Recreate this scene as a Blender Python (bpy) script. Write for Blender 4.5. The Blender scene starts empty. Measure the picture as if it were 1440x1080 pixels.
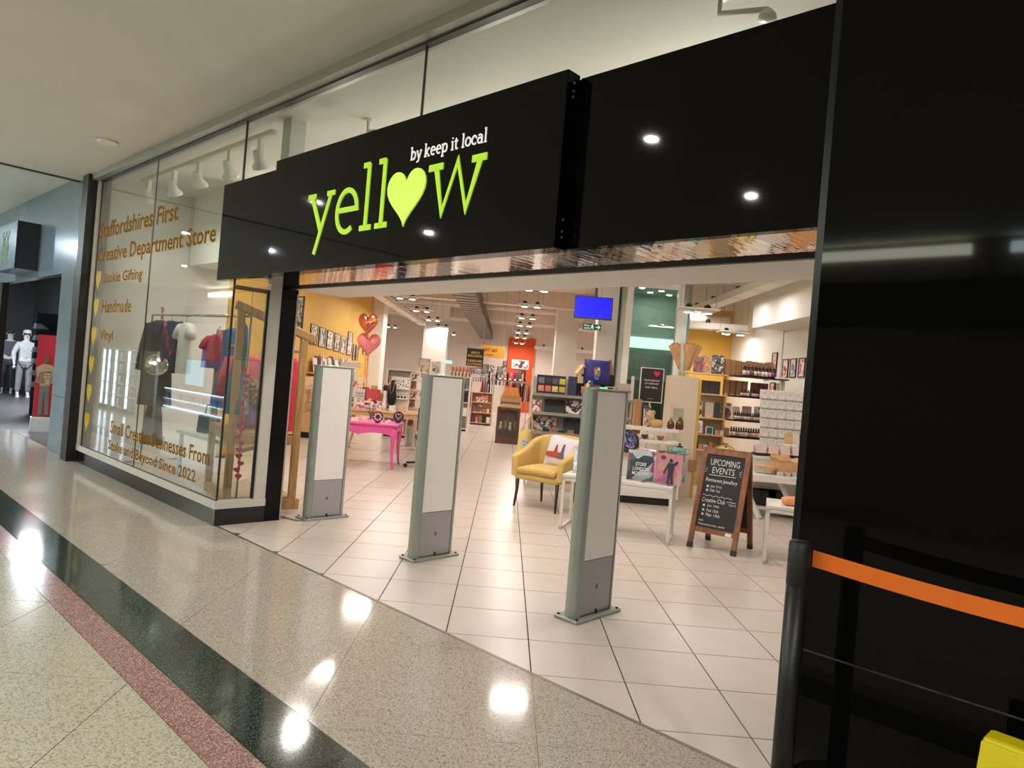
import bpy, bmesh, math, random
from mathutils import Matrix, Vector
random.seed(7)
scene = bpy.context.scene
COL = scene.collection

# ------------------------------------------------------------------ camera
FPX, PX, PY, CAMH = 985.0, 713.0, 535.0, 1.5          # focal length and principal point in pixels of a 1440x1080 frame
ROLL = math.atan(0.083)
cam_d = bpy.data.cameras.new('camera')
cam = bpy.data.objects.new('camera', cam_d)
COL.objects.link(cam)
cam_d.sensor_width = 36.0
cam_d.lens = FPX / 1440 * 36.0
cam_d.shift_x = (720 - PX) / 1440
cam_d.shift_y = -(540 - PY) / 1440
cam_d.clip_start = 0.05
cam_d.clip_end = 200
cam.matrix_world = Matrix.Translation((0, 0, CAMH)) @ Matrix.Rotation(math.pi / 2, 4, 'X') @ Matrix.Rotation(ROLL, 4, 'Z')
scene.camera = cam

# ------------------------------------------------------------------ world, exposure
w = bpy.data.worlds.new('world')
scene.world = w
w.use_nodes = True
w.node_tree.nodes['Background'].inputs[0].default_value = (0.75, 0.85, 1.0, 1)
w.node_tree.nodes['Background'].inputs[1].default_value = 0.12
scene.view_settings.view_transform = 'Standard'
scene.view_settings.look = 'None'
scene.view_settings.exposure = 0.0
scene.view_settings.gamma = 1.0
scene.view_settings.use_curve_mapping = False
try:
    scene.cycles.use_denoising = True
    scene.cycles.max_bounces = 9
    scene.cycles.transparent_max_bounces = 12
    scene.cycles.sample_clamp_indirect = 6.0
    scene.cycles.caustics_reflective = False
    scene.cycles.caustics_refractive = False
except Exception:
    pass

# energies of the lamps the place has
E_MALL = 47.0       # each ceiling downlight of the mall
E_NEXT = 120.0       # cold downlights past the ceiling joint
E_SHOP = 24.0      # each suspended spot fitting in the shop
E_BEAM = 13.0       # each downlight in the light beams
COVE = 18.0          # luminous cove on the far side of the mall

# the shopfront runs at an angle to the aisle: frame F, x = along the front (s), y = into the shop (n)
FA = math.radians(-45 + 1.375)
TX, TY = math.cos(FA), math.sin(FA)
NX, NY = -TY, TX
def F(s, n, z=0.0):
    return Vector((s * TX + n * NX, s * TY + n * NY, z))
def toF(X, Y):
    return (X * TX + Y * TY, X * NX + Y * NY)
CR, SR = math.cos(ROLL), math.sin(ROLL)
def W(px, py, Y):
    """point on the sight line of a photo pixel at depth Y (metres) - used to place things at their measured depth"""
    dx, dy = px - PX, py - PY
    u, v = CR * dx + SR * dy, -SR * dx + CR * dy
    return Vector((u * Y / FPX, Y, CAMH - v * Y / FPX))
def GP(px, py, z=0.0):
    dx, dy = px - PX, py - PY
    u, v = CR * dx + SR * dy, -SR * dx + CR * dy
    Y = FPX * (CAMH - z) / v
    return Vector((u * Y / FPX, Y, z))

# ------------------------------------------------------------------ materials
def lin(c):
    c = c / 255.0
    return c / 12.92 if c <= 0.04045 else ((c + 0.055) / 1.055) ** 2.4
def rgb(c):
    return (lin(c[0]), lin(c[1]), lin(c[2]), 1.0)
MATS = {}
def nodes_of(name):
    m = bpy.data.materials.new(name)
    m.use_nodes = True
    nt = m.node_tree
    b = nt.nodes['Principled BSDF']
    return m, nt, b
def M(name, col=(200, 200, 200), rough=0.5, metal=0.0, var=0.05, scale=6.0, bump=0.0, spec=0.5, emit=0.0, coat=0.0, stretch=None, detail=3.0):
    """plain procedural material: a base colour with noise grain"""
    if name in MATS:
        return MATS[name]
    m, nt, b = nodes_of(name)
    N, L = nt.nodes, nt.links
    tc = N.new('ShaderNodeTexCoord')
    mp = N.new('ShaderNodeMapping')
    if stretch:
        mp.inputs['Scale'].default_value = stretch
    L.new(tc.outputs['Object'], mp.inputs[0])
    nz = N.new('ShaderNodeTexNoise')
    nz.inputs['Scale'].default_value = scale
    nz.inputs['Detail'].default_value = detail
    L.new(mp.outputs[0], nz.inputs['Vector'])
    rp = N.new('ShaderNodeValToRGB')
    c = rgb(col)
    rp.color_ramp.elements[0].position = 0.3
    rp.color_ramp.elements[1].position = 0.7
    rp.color_ramp.elements[0].color = tuple(max(0, x * (1 - var)) for x in c[:3]) + (1,)
    rp.color_ramp.elements[1].color = tuple(min(1, x * (1 + var)) for x in c[:3]) + (1,)
    L.new(nz.outputs[0], rp.inputs[0])
    L.new(rp.outputs[0], b.inputs['Base Color'])
    b.inputs['Roughness'].default_value = rough
    b.inputs['Metallic'].default_value = metal
    b.inputs['Specular IOR Level'].default_value = spec
    b.inputs['Coat Weight'].default_value = coat
    if bump:
        bp = N.new('ShaderNodeBump')
        bp.inputs['Strength'].default_value = bump
        bp.inputs['Distance'].default_value = 0.01
        L.new(nz.outputs[0], bp.inputs['Height'])
        L.new(bp.outputs[0], b.inputs['Normal'])
    if emit:
        L.new(rp.outputs[0], b.inputs['Emission Color'])
        b.inputs['Emission Strength'].default_value = emit
    MATS[name] = m
    return m
def ART(name, cols, scale=6.0, rough=0.5, kind='voronoi', metal=0.0, distort=0.0, emit=0.0):
    """printed or patterned surface: constant colour ramp over a voronoi / noise / wave field"""
    if name in MATS:
        return MATS[name]
    m, nt, b = nodes_of(name)
    N, L = nt.nodes, nt.links
    tc = N.new('ShaderNodeTexCoord')
    if kind == 'voronoi':
        t = N.new('ShaderNodeTexVoronoi'); t.inputs['Scale'].default_value = scale
        sp = N.new('ShaderNodeSeparateColor'); L.new(t.outputs['Color'], sp.inputs[0]); out = sp.outputs[0]
    elif kind == 'wave':
        t = N.new('ShaderNodeTexWave'); t.inputs['Scale'].default_value = scale; t.inputs['Distortion'].default_value = distort; out = t.outputs['Fac']
    else:
        t = N.new('ShaderNodeTexNoise'); t.inputs['Scale'].default_value = scale; t.inputs['Detail'].default_value = 4; out = t.outputs[0]
    L.new(tc.outputs['Object'], t.inputs['Vector'])
    rp = N.new('ShaderNodeValToRGB')
    rp.color_ramp.interpolation = 'CONSTANT'
    n = len(cols)
    lo, hi = (0.0, 1.0) if kind != 'noise' else (0.36, 0.66)
    els = rp.color_ramp.elements
    els[0].position = 0; els[0].color = rgb(cols[0])
    els[1].position = lo + (hi - lo) / n; els[1].color = rgb(cols[1 % n])
    for i in range(2, n):
        e = els.new(lo + (hi - lo) * i / n); e.color = rgb(cols[i])
    L.new(out, rp.inputs[0])
    L.new(rp.outputs[0], b.inputs['Base Color'])
    b.inputs['Roughness'].default_value = rough
    b.inputs['Metallic'].default_value = metal
    if emit:
        L.new(rp.outputs[0], b.inputs['Emission Color']); b.inputs['Emission Strength'].default_value = emit
    MATS[name] = m
    return m
def WOOD(name, a, bcol, rough=0.5, scale=1.0, axis='Z'):
    if name in MATS:
        return MATS[name]
    m, nt, b = nodes_of(name)
    N, L = nt.nodes, nt.links
    tc = N.new('ShaderNodeTexCoord'); mp = N.new('ShaderNodeMapping')
    sc = {'Z': (14, 14, 1.2), 'X': (1.2, 14, 14), 'Y': (14, 1.2, 14)}[axis]
    mp.inputs['Scale'].default_value = tuple(x * scale for x in sc)
    L.new(tc.outputs['Object'], mp.inputs[0])
    nz = N.new('ShaderNodeTexNoise'); nz.inputs['Scale'].default_value = 2.0; nz.inputs['Detail'].default_value = 5; nz.inputs['Distortion'].default_value = 0.6
    L.new(mp.outputs[0], nz.inputs['Vector'])
    rp = N.new('ShaderNodeValToRGB')
    rp.color_ramp.elements[0].position = 0.32; rp.color_ramp.elements[0].color = rgb(a)
    rp.color_ramp.elements[1].position = 0.7; rp.color_ramp.elements[1].color = rgb(bcol)
    L.new(nz.outputs[0], rp.inputs[0]); L.new(rp.outputs[0], b.inputs['Base Color'])
    b.inputs['Roughness'].default_value = rough
    MATS[name] = m
    return m
def GLASS(name, tint=(240, 248, 244), ior=1.5, rough=0.0, boost=1.0):
    """thin pane: clear transmission plus a Fresnel mirror reflection"""
    if name in MATS:
        return MATS[name]
    m = bpy.data.materials.new(name); m.use_nodes = True
    nt = m.node_tree; N, L = nt.nodes, nt.links
    for x in list(N): N.remove(x)
    out = N.new('ShaderNodeOutputMaterial'); mix = N.new('ShaderNodeMixShader')
    tr = N.new('ShaderNodeBsdfTransparent'); tr.inputs[0].default_value = rgb(tint)
    gl = N.new('ShaderNodeBsdfGlossy'); gl.inputs['Roughness'].default_value = rough
    geo = N.new('ShaderNodeNewGeometry')
    dt = N.new('ShaderNodeVectorMath'); dt.operation = 'DOT_PRODUCT'
    L.new(geo.outputs['Normal'], dt.inputs[0]); L.new(geo.outputs['Incoming'], dt.inputs[1])
    def mth(op, x, y=None, cl=False):
        n = N.new('ShaderNodeMath'); n.operation = op; n.use_clamp = cl
        for i_, q in enumerate((x, y)):
            if q is None: continue
            if isinstance(q, (int, float)): n.inputs[i_].default_value = q
            else: L.new(q, n.inputs[i_])
        return n.outputs[0]
    f0 = ((ior - 1) / (ior + 1)) ** 2 * boost
    k5 = mth('POWER', mth('SUBTRACT', 1.0, mth('ABSOLUTE', dt.outputs['Value'])), 5.0)
    L.new(mth('ADD', f0, mth('MULTIPLY', k5, 1 - f0), True), mix.inputs[0])
    L.new(tr.outputs[0], mix.inputs[1]); L.new(gl.outputs[0], mix.inputs[2]); L.new(mix.outputs[0], out.inputs[0])
    MATS[name] = m
    return m
def EMIT(name, col, strength):
    if name in MATS:
        return MATS[name]
    m, nt, b = nodes_of(name)
    b.inputs['Base Color'].default_value = rgb(col)
    b.inputs['Emission Color'].default_value = rgb(col)
    b.inputs['Emission Strength'].default_value = strength
    b.inputs['Roughness'].default_value = 0.6
    MATS[name] = m
    return m
def TERRAZZO(name, base, chips, scale=260.0, rough=0.16, amount=0.5):
    if name in MATS:
        return MATS[name]
    m, nt, b = nodes_of(name)
    N, L = nt.nodes, nt.links
    tc = N.new('ShaderNodeTexCoord')
    vo = N.new('ShaderNodeTexVoronoi'); vo.inputs['Scale'].default_value = scale
    geo = N.new('ShaderNodeNewGeometry')
    L.new(geo.outputs['Position'], vo.inputs['Vector'])
    sp = N.new('ShaderNodeSeparateColor'); L.new(vo.outputs['Color'], sp.inputs[0])
    rp = N.new('ShaderNodeValToRGB'); rp.color_ramp.interpolation = 'CONSTANT'
    els = rp.color_ramp.elements
    els[0].position = 0; els[0].color = rgb(base)
    els[1].position = 1 - amount; els[1].color = rgb(chips[0])
    for i, c in enumerate(chips[1:], 1):
        e = els.new(1 - amount + amount * i / len(chips)); e.color = rgb(c)
    L.new(sp.outputs[0], rp.inputs[0])
    nz = N.new('ShaderNodeTexNoise'); nz.inputs['Scale'].default_value = 1.3; nz.inputs['Detail'].default_value = 4
    L.new(geo.outputs['Position'], nz.inputs['Vector'])
    mx = N.new('ShaderNodeMix'); mx.data_type = 'RGBA'; mx.blend_type = 'MULTIPLY'; mx.inputs[0].default_value = 0.22
    L.new(rp.outputs[0], mx.inputs[6]); L.new(nz.outputs[1], mx.inputs[7])
    L.new(rp.outputs[0], b.inputs['Base Color'])
    mr = N.new('ShaderNodeMapRange'); mr.inputs[3].default_value = rough * 0.7; mr.inputs[4].default_value = rough * 1.4
    L.new(nz.outputs[0], mr.inputs[0]); L.new(mr.outputs[0], b.inputs['Roughness'])
    MATS[name] = m
    return m

# ------------------------------------------------------------------ mesh helpers
class MB:
    def __init__(s):
        s.v = []; s.f = []
    def add(s, vs, fs):
        o = len(s.v); s.v += [tuple(p) for p in vs]; s.f += [tuple(i + o for i in f) for f in fs]; return s
    def box(s, x0, y0, z0, x1, y1, z1, m=None):
        vs = [Vector(p) for p in ((x0, y0, z0), (x1, y0, z0), (x1, y1, z0), (x0, y1, z0), (x0, y0, z1), (x1, y0, z1), (x1, y1, z1), (x0, y1, z1))]
        if m is not None: vs = [m @ p for p in vs]
        return s.add(vs, [(0, 3, 2, 1), (4, 5, 6, 7), (0, 1, 5, 4), (1, 2, 6, 5), (2, 3, 7, 6), (3, 0, 4, 7)])
    def cbox(s, c, size, m=None):
        x, y, z = c; a, b, d = (k / 2 for k in size)
        return s.box(x - a, y - b, z - d, x + a, y + b, z + d, m)
    def bar(s, p0, p1, w, t=None, up=(0, 0, 1)):
        """rectangular bar from p0 to p1"""
        p0, p1 = Vector(p0), Vector(p1); t = t or w
        d = (p1 - p0); ln = d.length; d.normalize()
        u = Vector(up)
        if abs(d.dot(u)) > 0.98: u = Vector((1, 0, 0)) if abs(d.x) < 0.9 else Vector((0, 1, 0))
        a = d.cross(u).normalized(); b = a.cross(d).normalized()
        vs = []
        for q in (p0, p1):
            for i, j in ((-1, -1), (1, -1), (1, 1), (-1, 1)): vs.append(q + a * (i * w / 2) + b * (j * t / 2))
        return s.add(vs, [(3, 2, 1, 0), (4, 5, 6, 7), (0, 1, 5, 4), (1, 2, 6, 5), (2, 3, 7, 6), (3, 0, 4, 7)])
    def tube(s, pts, r, seg=8, caps=True):
        pts = [Vector(p) for p in pts]; n = len(pts)
        rr = r if isinstance(r, (list, tuple)) else [r] * n
        vs = []; ref = None
        for i, p in enumerate(pts):
            d = (pts[min(i + 1, n - 1)] - pts[max(i - 1, 0)]).normalized()
            if ref is None:
                ref = Vector((0, 0, 1)) if abs(d.z) < 0.9 else Vector((1, 0, 0))
            a = d.cross(ref).normalized(); b = a.cross(d).normalized(); ref = b
            for k in range(seg):
                t = 2 * math.pi * k / seg
                vs.append(p + (a * math.cos(t) + b * math.sin(t)) * rr[i])
        fs = []
        for i in range(n - 1):
            for k in range(seg):
                k2 = (k + 1) % seg
                fs.append((i * seg + k, i * seg + k2, (i + 1) * seg + k2, (i + 1) * seg + k))
        if caps:
            fs.append(tuple(range(seg - 1, -1, -1))); fs.append(tuple((n - 1) * seg + k for k in range(seg)))
        return s.add(vs, fs)
    def lathe(s, prof, seg=16, c=(0, 0, 0), m=None):
        vs = []; fs = []
        for r, z in prof:
            for k in range(seg):
                t = 2 * math.pi * k / seg
                p = Vector((c[0] + r * math.cos(t), c[1] + r * math.sin(t), c[2] + z))
                vs.append(m @ p if m is not None else p)
        for i in range(len(prof) - 1):
            for k in range(seg):
                k2 = (k + 1) % seg
                fs.append((i * seg + k, i * seg + k2, (i + 1) * seg + k2, (i + 1) * seg + k))
        if prof[0][0] > 1e-4: fs.append(tuple(range(seg - 1, -1, -1)))
        if prof[-1][0] > 1e-4: fs.append(tuple((len(prof) - 1) * seg + k for k in range(seg)))
        return s.add(vs, fs)
    def prism(s, poly, a0, a1, axis='z', m=None):
        """extrude a 2D outline; axis z: (x,y)->z, axis y: (x,z)->y, axis x: (y,z)->x"""
        def P(q, a):
            p = Vector((q[0], q[1], a)) if axis == 'z' else Vector((q[0], a, q[1])) if axis == 'y' else Vector((a, q[0], q[1]))
            return m @ p if m is not None else p
        n = len(poly)
        vs = [P(q, a0) for q in poly] + [P(q, a1) for q in poly]
        fs = [tuple(range(n - 1, -1, -1)), tuple(range(n, 2 * n))] + [(i, (i + 1) % n, n + (i + 1) % n, n + i) for i in range(n)]
        return s.add(vs, fs)
    def sheet(s, fn, nu, nv, thick=0.0, closed=False):
        """parametric surface fn(u,v) with u,v in 0..1; thick gives a second skin"""
        fn_pts = [[Vector(fn(i / nu, j / nv)) for i in range(nu + 1)] for j in range(nv + 1)]
        vs = [p for row in fn_pts for p in row]; w_ = nu + 1
        fs = [(j * w_ + i, j * w_ + i + 1, (j + 1) * w_ + i + 1, (j + 1) * w_ + i) for j in range(nv) for i in range(nu)]
        return s.add(vs, fs)
    def build(s, name, mat, parent=None, smooth=False, bevel=0.0, seg=2, solid=0.0, sub=0, recalc=True):
        me = bpy.data.meshes.new(name)
        me.from_pydata(s.v, [], s.f)
        if recalc and s.f:
            bm = bmesh.new(); bm.from_mesh(me); bmesh.ops.recalc_face_normals(bm, faces=bm.faces); bm.to_mesh(me); bm.free()
        o = bpy.data.objects.new(name, me)
        COL.objects.link(o)
        if mat: me.materials.append(mat)
        if smooth:
            for p in me.polygons: p.use_smooth = True
        if solid:
            q = o.modifiers.new('solid', 'SOLIDIFY'); q.thickness = solid; q.offset = 0
        if bevel:
            q = o.modifiers.new('bevel', 'BEVEL'); q.width = bevel; q.segments = seg; q.limit_method = 'ANGLE'; q.angle_limit = math.radians(50)
        if sub:
            q = o.modifiers.new('sub', 'SUBSURF'); q.levels = sub; q.render_levels = sub
        if parent: o.parent = parent
        return o
def bx(name, mat, parent, *b, bevel=0.0):
    return MB().box(*b).build(name, mat, parent, bevel=bevel)
def tag(o, label=None, cat=None, group=None, kind=None):
    if label: o['label'] = label
    if cat: o['category'] = cat
    if group: o['group'] = group
    if kind: o['kind'] = kind
    return o
def thing(name, label, cat, loc=(0, 0, 0), rz=0.0, group=None):
    o = bpy.data.objects.new(name, None)
    o.empty_display_size = 0.1
    COL.objects.link(o)
    o.location = loc; o.rotation_euler = (0, 0, rz)
    return tag(o, label, cat, group)
def struct(o, label=None):
    o['kind'] = 'structure'
    if label: o['label'] = label
    return o
def fr(o):
    """put an object whose coordinates are (s, n, z) into the shopfront frame"""
    o.rotation_euler = (0, 0, FA); return o
def sroot(name, label=None, rz=None):
    o = bpy.data.objects.new(name, None); COL.objects.link(o)
    if rz is not None: o.rotation_euler = (0, 0, rz)
    return struct(o, label)
def copy_tree(o, parent=None):
    c = o.copy(); COL.objects.link(c)
    if parent is not None: c.parent = parent
    for ch in list(o.children): copy_tree(ch, c)
    return c
def place(o, loc, rz=0.0, label=None, scale=None):
    o.location = loc; o.rotation_euler = (0, 0, rz)
    if label: o['label'] = label
    if scale: o.scale = (scale,) * 3 if not isinstance(scale, tuple) else scale
    return o
def lamp(name, kind, loc, energy, color=(1, 1, 1), size=0.3, rot=(0, 0, 0), parent=None, spread=None, angle=None, size_y=None):
    d = bpy.data.lights.new(name, kind); d.energy = energy; d.color = color
    if kind == 'AREA':
        d.shape = 'RECTANGLE' if size_y else 'DISK'; d.size = size
        if size_y: d.size_y = size_y
        if spread: d.spread = spread
    elif kind == 'SPOT':
        d.spot_size = angle or 1.6; d.spot_blend = 0.6; d.shadow_soft_size = size
    else: d.shadow_soft_size = size
    o = bpy.data.objects.new(name, d); COL.objects.link(o); o.location = loc; o.rotation_euler = rot
    if parent: o.parent = parent
    return o
def heart_outline(w, h, n=28):
    pts = []
    for i in range(n):
        t = 2 * math.pi * i / n
        x = 16 * math.sin(t) ** 3
        y = 13 * math.cos(t) - 5 * math.cos(2 * t) - 2 * math.cos(3 * t) - math.cos(4 * t)
        pts.append((x / 32 * w, (y + 17) / 29.2 * h))
    return pts
# text -> mesh, laid out from o along ux with height along uy, raised by d
def txt(s, o, ux, uy, mat, parent, w=None, h=None, depth=0.002, name='lettering', align='L', shear=0.0, bold=0.0):
    cu = bpy.data.curves.new('t', 'FONT'); cu.body = s; cu.size = 1.0; cu.resolution_u = 2; cu.offset = bold
    cu.shear = shear; cu.space_line = 0.95
    if align == 'C': cu.align_x = 'CENTER'
    ob = bpy.data.objects.new('t', cu); COL.objects.link(ob)
    dg = bpy.context.evaluated_depsgraph_get(); dg.update()
    me = bpy.data.meshes.new_from_object(ob.evaluated_get(dg))
    bpy.data.objects.remove(ob); bpy.data.curves.remove(cu)
    xs = [v.co.x for v in me.vertices]; ys = [v.co.y for v in me.vertices]
    if not xs: return None
    x0, x1, y0, y1 = min(xs), max(xs), min(ys), max(ys)
    k = None
    kx = w / (x1 - x0) if w else None
    ky = h / (y1 - y0) if h else None
    kx = kx or ky; ky = ky or kx
    O, U, V = Vector(o), Vector(ux).normalized(), Vector(uy).normalized(); Nn = U.cross(V)
    for v in me.vertices:
        xx = (v.co.x - (x0 if align == 'L' else 0)) * kx
        yy = (v.co.y - y0) * ky
        v.co = O + U * xx + V * yy + Nn * depth
    me.name = name
    me.materials.clear(); me.materials.append(mat)
    ob = bpy.data.objects.new(name, me); COL.objects.link(ob)
    if parent: ob.parent = parent
    return ob
def clip(poly, a, b, c):
    """keep the part of a convex polygon where a*x+b*y>=c"""
    out = []
    for i in range(len(poly)):
        p, q = poly[i], poly[(i + 1) % len(poly)]
        dp, dq = a * p[0] + b * p[1] - c, a * q[0] + b * q[1] - c
        if dp >= 0: out.append(p)
        if (dp >= 0) != (dq >= 0):
            t = dp / (dp - dq); out.append((p[0] + (q[0] - p[0]) * t, p[1] + (q[1] - p[1]) * t))
    return out
def area2(poly):
    return abs(sum(poly[i][0] * poly[(i + 1) % len(poly)][1] - poly[(i + 1) % len(poly)][0] * poly[i][1] for i in range(len(poly)))) / 2
def pix(X, Y, Z):
    u, v = FPX * X / Y, FPX * (CAMH - Z) / Y
    return PX + CR * u - SR * v, PY + SR * u + CR * v

WHITE = M('white_paint', (230, 225, 218), 0.6, var=0.03, scale=3)
CEILM = M('ceiling_plaster', (224, 222, 213), 0.75, var=0.025, scale=1.5)
BLACKG = M('black_gloss_panel', (7, 7, 7), 0.035, var=0.1, scale=2, spec=0.17)
BLACKM = M('black_metal', (20, 19, 18), 0.4, var=0.1, scale=9)
ALU = M('aluminium', (176, 176, 170), 0.38, 0.85, var=0.04, scale=12, stretch=(1, 1, 8))
ALUW = M('frame_grey_white', (196, 192, 184), 0.45, 0.0, var=0.03)
YELLOWW = M('yellow_wall_paint', (218, 172, 74), 0.7, var=0.03, scale=2)
ORANGEW = M('orange_wall_paint', (222, 84, 28), 0.7, var=0.03, scale=2)
PINE = WOOD('pine', (168, 122, 74), (206, 164, 110), 0.55)
PALEWOOD = WOOD('pale_wood', (206, 166, 116), (226, 190, 144), 0.55, axis='X')
DARKWOOD = WOOD('dark_brown_wood', (70, 38, 22), (112, 66, 40), 0.45)
GLASSM = GLASS('window_glass', (244, 248, 244), 1.5, boost=2.4)
CLEARG = GLASS('clear_glass', (246, 250, 249), 1.45)
GREENM = M('mirror_green', (150, 188, 172), 0.02, 1.0, var=0.01)

# ================================================================== THE SETTING
TERB = TERRAZZO('terrazzo_beige', (182, 173, 160), [(172, 163, 149), (155, 145, 131), (192, 185, 173), (126, 117, 106)], 210, 0.095, 0.5)
TERY = TERRAZZO('terrazzo_cream', (186, 182, 165), [(172, 165, 145), (196, 192, 178), (154, 145, 124)], 150, 0.12, 0.5)
TERG = TERRAZZO('terrazzo_green', (42, 52, 46), [(30, 40, 35), (62, 76, 66), (96, 108, 96)], 300, 0.08, 0.5)
TERP = TERRAZZO('terrazzo_pink', (140, 98, 92), [(120, 78, 74), (166, 130, 124), (196, 172, 166)], 260, 0.16, 0.6)
GROUT = M('grout_dark', (58, 50, 44), 0.85, var=0.15, scale=20)
GROUTL = M('terrazzo_joint', (120, 112, 98), 0.7, var=0.1, scale=20)
TILE = M('ceramic_tile', (203, 191, 182), 0.30, var=0.035, scale=5, bump=0.0)
STEEL = M('threshold_strip_metal', (120, 112, 102), 0.4, 0.7)
SGN = 2.80

mall = fr(bx('floor', GROUTL, None, -26, -5.4, -0.2, 8, SGN, -0.004))
struct(mall, 'mall floor in polished cream terrazzo with green and pink bands')
def fpiece(name, poly, mat, parent, z0=-0.003, z1=0.0):
    return MB().prism(poly, z0, z1).build(name, mat, parent, recalc=True)
# cream slabs laid on the diagonal, clipped to the bands
def slabs(size, n0, n1, s0, s1, mat, gap, ang, off=(0, 0)):
    ca, sa = math.cos(ang), math.sin(ang)
    for i in range(-30, 31):
        for j in range(-30, 31):
            x0, y0 = off[0] + i * size, off[1] + j * size
            q = [(x0 + gap, y0 + gap), (x0 + size - gap, y0 + gap), (x0 + size - gap, y0 + size - gap), (x0 + gap, y0 + size - gap)]
            q = [(x * ca - y * sa, x * sa + y * ca) for x, y in q]
            for a, b, c in ((0, 1, n0), (0, -1, -n1), (1, 0, s0), (-1, 0, -s1)):
                if q: q = clip(q, a, b, c)
            if len(q) >= 3 and area2(q) > 0.002:
                fpiece('slab', q, mat, mall)
DIAG = math.radians(45 - 1.375)
slabs(0.97, 1.645, SGN - 0.012, -15.5, 0.9, TERB, 0.0012, DIAG, (0.25, 0.0))
slabs(0.909, -1.0, 1.185, -12.5, 0.9, TERY, 0.0018, math.radians(46), (0.36, 0.52))
k = 0
s_ = -2.53 - 0.305 * 42
while s_ < 1.0:
    fpiece('green_slab', [(s_ + .0012, 1.349), (s_ + .3038, 1.349), (s_ + .3038, 1.641), (s_ + .0012, 1.641)], TERG, mall)
    fpiece('pink_slab', [(s_ + .0012, 1.189), (s_ + .3038, 1.189), (s_ + .3038, 1.345), (s_ + .0012, 1.345)], TERP, mall)
    s_ += 0.305
# far stretches of the mall, too far to tell slabs apart
for nm, a in (('slab', (-26, 1.65, -15.5, SGN - .012, TERB)), ('slab', (-26, 1.189, -15.5, 1.645, TERG)), ('slab', (-26, -1, -12.5, 1.185, TERY)), ('slab', (-26, -5.4, 8, -1.0, TERY)), ('slab', (0.9, 1.645, 8, SGN - .012, TERB)), ('slab', (0.9, -1, 8, 1.645, TERY))):
    fpiece(nm, [(a[0], a[1]), (a[2], a[1]), (a[2], a[3]), (a[0], a[3])], a[4], mall)

# shop floor: square tiles laid at 45 degrees to the front
shopf = MB().prism([tuple(F(-10.3, SGN)[:2]), tuple(F(3.2, SGN)[:2]), (9.5, 4), (9.5, 35), (-7.5, 35), (-7.5, 11.5)], -0.2, -0.006).build('floor', GROUT)
struct(shopf, 'shop floor of square beige tiles with dark joints')
T_ = 0.4845
full = []
part = []
for i in range(-16, 19):
    for j in range(-6, 65):
        x0, y0 = 0.25 + i * T_, 3.61 + j * T_
        g = 0.0038
        q = [(x0 + g, y0 + g), (x0 + T_ - g, y0 + g), (x0 + T_ - g, y0 + T_ - g), (x0 + g, y0 + T_ - g)]
        m_ = clip(q, NX, NY, SGN + 0.012)
        if len(m_) < 3 or area2(m_) < 0.003: continue
        cx, cy = x0 + T_ / 2, y0 + T_ / 2
        if not (-7 < cx < 9) or cy > 34.4: continue
        if cx < -4.2 and cy < 21: 
            if toF(cx, cy)[0] < -10.2: continue
        if cx > 5.05 and cy < 16: continue
        pxx, pyy = pix(cx, cy, 0)
        vis = -60 < pxx < 1190 and pyy < 1160
        is_full = area2(m_) > area2(q) - 1e-6
        part.append((0 if vis else 1, cy * cy + cx * cx, x0, y0, m_, is_full))
part.sort(key=lambda t: (t[0], t[1]))
tile_me = None
rest = MB()
for idx, (vz, d, x0, y0, m_, is_full) in enumerate(part):
    if idx < 300:
        if is_full:
            if tile_me is None:
                g = 0.0038
                o = MB().box(g, g, -0.006, T_ - g, T_ - g, 0).build('tile', TILE, shopf); tile_me = o.data
            else:
                o = bpy.data.objects.new('tile', tile_me); COL.objects.link(o); o.parent = shopf
            o.location = (x0, y0, 0)
        else:
            MB().prism(m_, -0.006, 0).build('tile', TILE, shopf)
    else:
        rest.prism(m_, -0.006, 0)
o = rest.build('tile', TILE, shopf); o['kind'] = 'stuff'
struct(fr(bx('trim_1', STEEL, None, -6.1, SGN - .012, -0.1, -1.0, SGN + .010, 0.0015)), 'dark metal threshold strip between terrazzo and shop tiles')

# ---- shopfront: fascia, sign band, soffits
wf = sroot('wall_front', 'black shopfront fascia with polished underside', FA)
bx('fascia_panel', BLACKG, wf, -6.37, 2.75, 2.19, -5.23, 2.80, 3.06)
bx('fascia_panel', BLACKG, wf, -5.227, 2.75, 2.19, -2.277, 2.80, 3.055)
bx('fascia_panel', BLACKG, wf, -2.274, 2.75, 2.19, -0.995, 2.80, 3.06)
# mirror-polished underside, a little wavy
m, nt, b = nodes_of('polished_soffit'); MATS['polished_soffit'] = m
b.inputs['Metallic'].default_value = 1.0; b.inputs['Roughness'].default_value = 0.025; b.inputs['Base Color'].default_value = (0.84, 0.80, 0.77, 1)
tc = nt.nodes.new('ShaderNodeTexCoord'); mp = nt.nodes.new('ShaderNodeMapping'); mp.inputs['Scale'].default_value = (13, 1.0, 1)
nz = nt.nodes.new('ShaderNodeTexNoise'); nz.inputs['Scale'].default_value = 1.6; nz.inputs['Detail'].default_value = 2
bp = nt.nodes.new('ShaderNodeBump'); bp.inputs['Strength'].default_value = 0.07; bp.inputs['Distance'].default_value = 0.02
nt.links.new(tc.outputs['Object'], mp.inputs[0]); nt.links.new(mp.outputs[0], nz.inputs['Vector']); nt.links.new(nz.outputs[0], bp.inputs['Height']); nt.links.new(bp.outputs[0], b.inputs['Normal'])
for a_, b_ in ((-6.06, -3.62), (-3.615, -0.995)):
    bx('polished_soffit', m, wf, a_, 2.80, 2.20, b_, 3.30, 2.215)
bx('shutter_bar', BLACKM, wf, -6.06, 3.301, 2.184, -0.9, 3.335, 2.26)
bx('inner_soffit', WHITE, wf, -6.06, 3.337, 2.190, -0.6, 3.90, 2.9)
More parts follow.
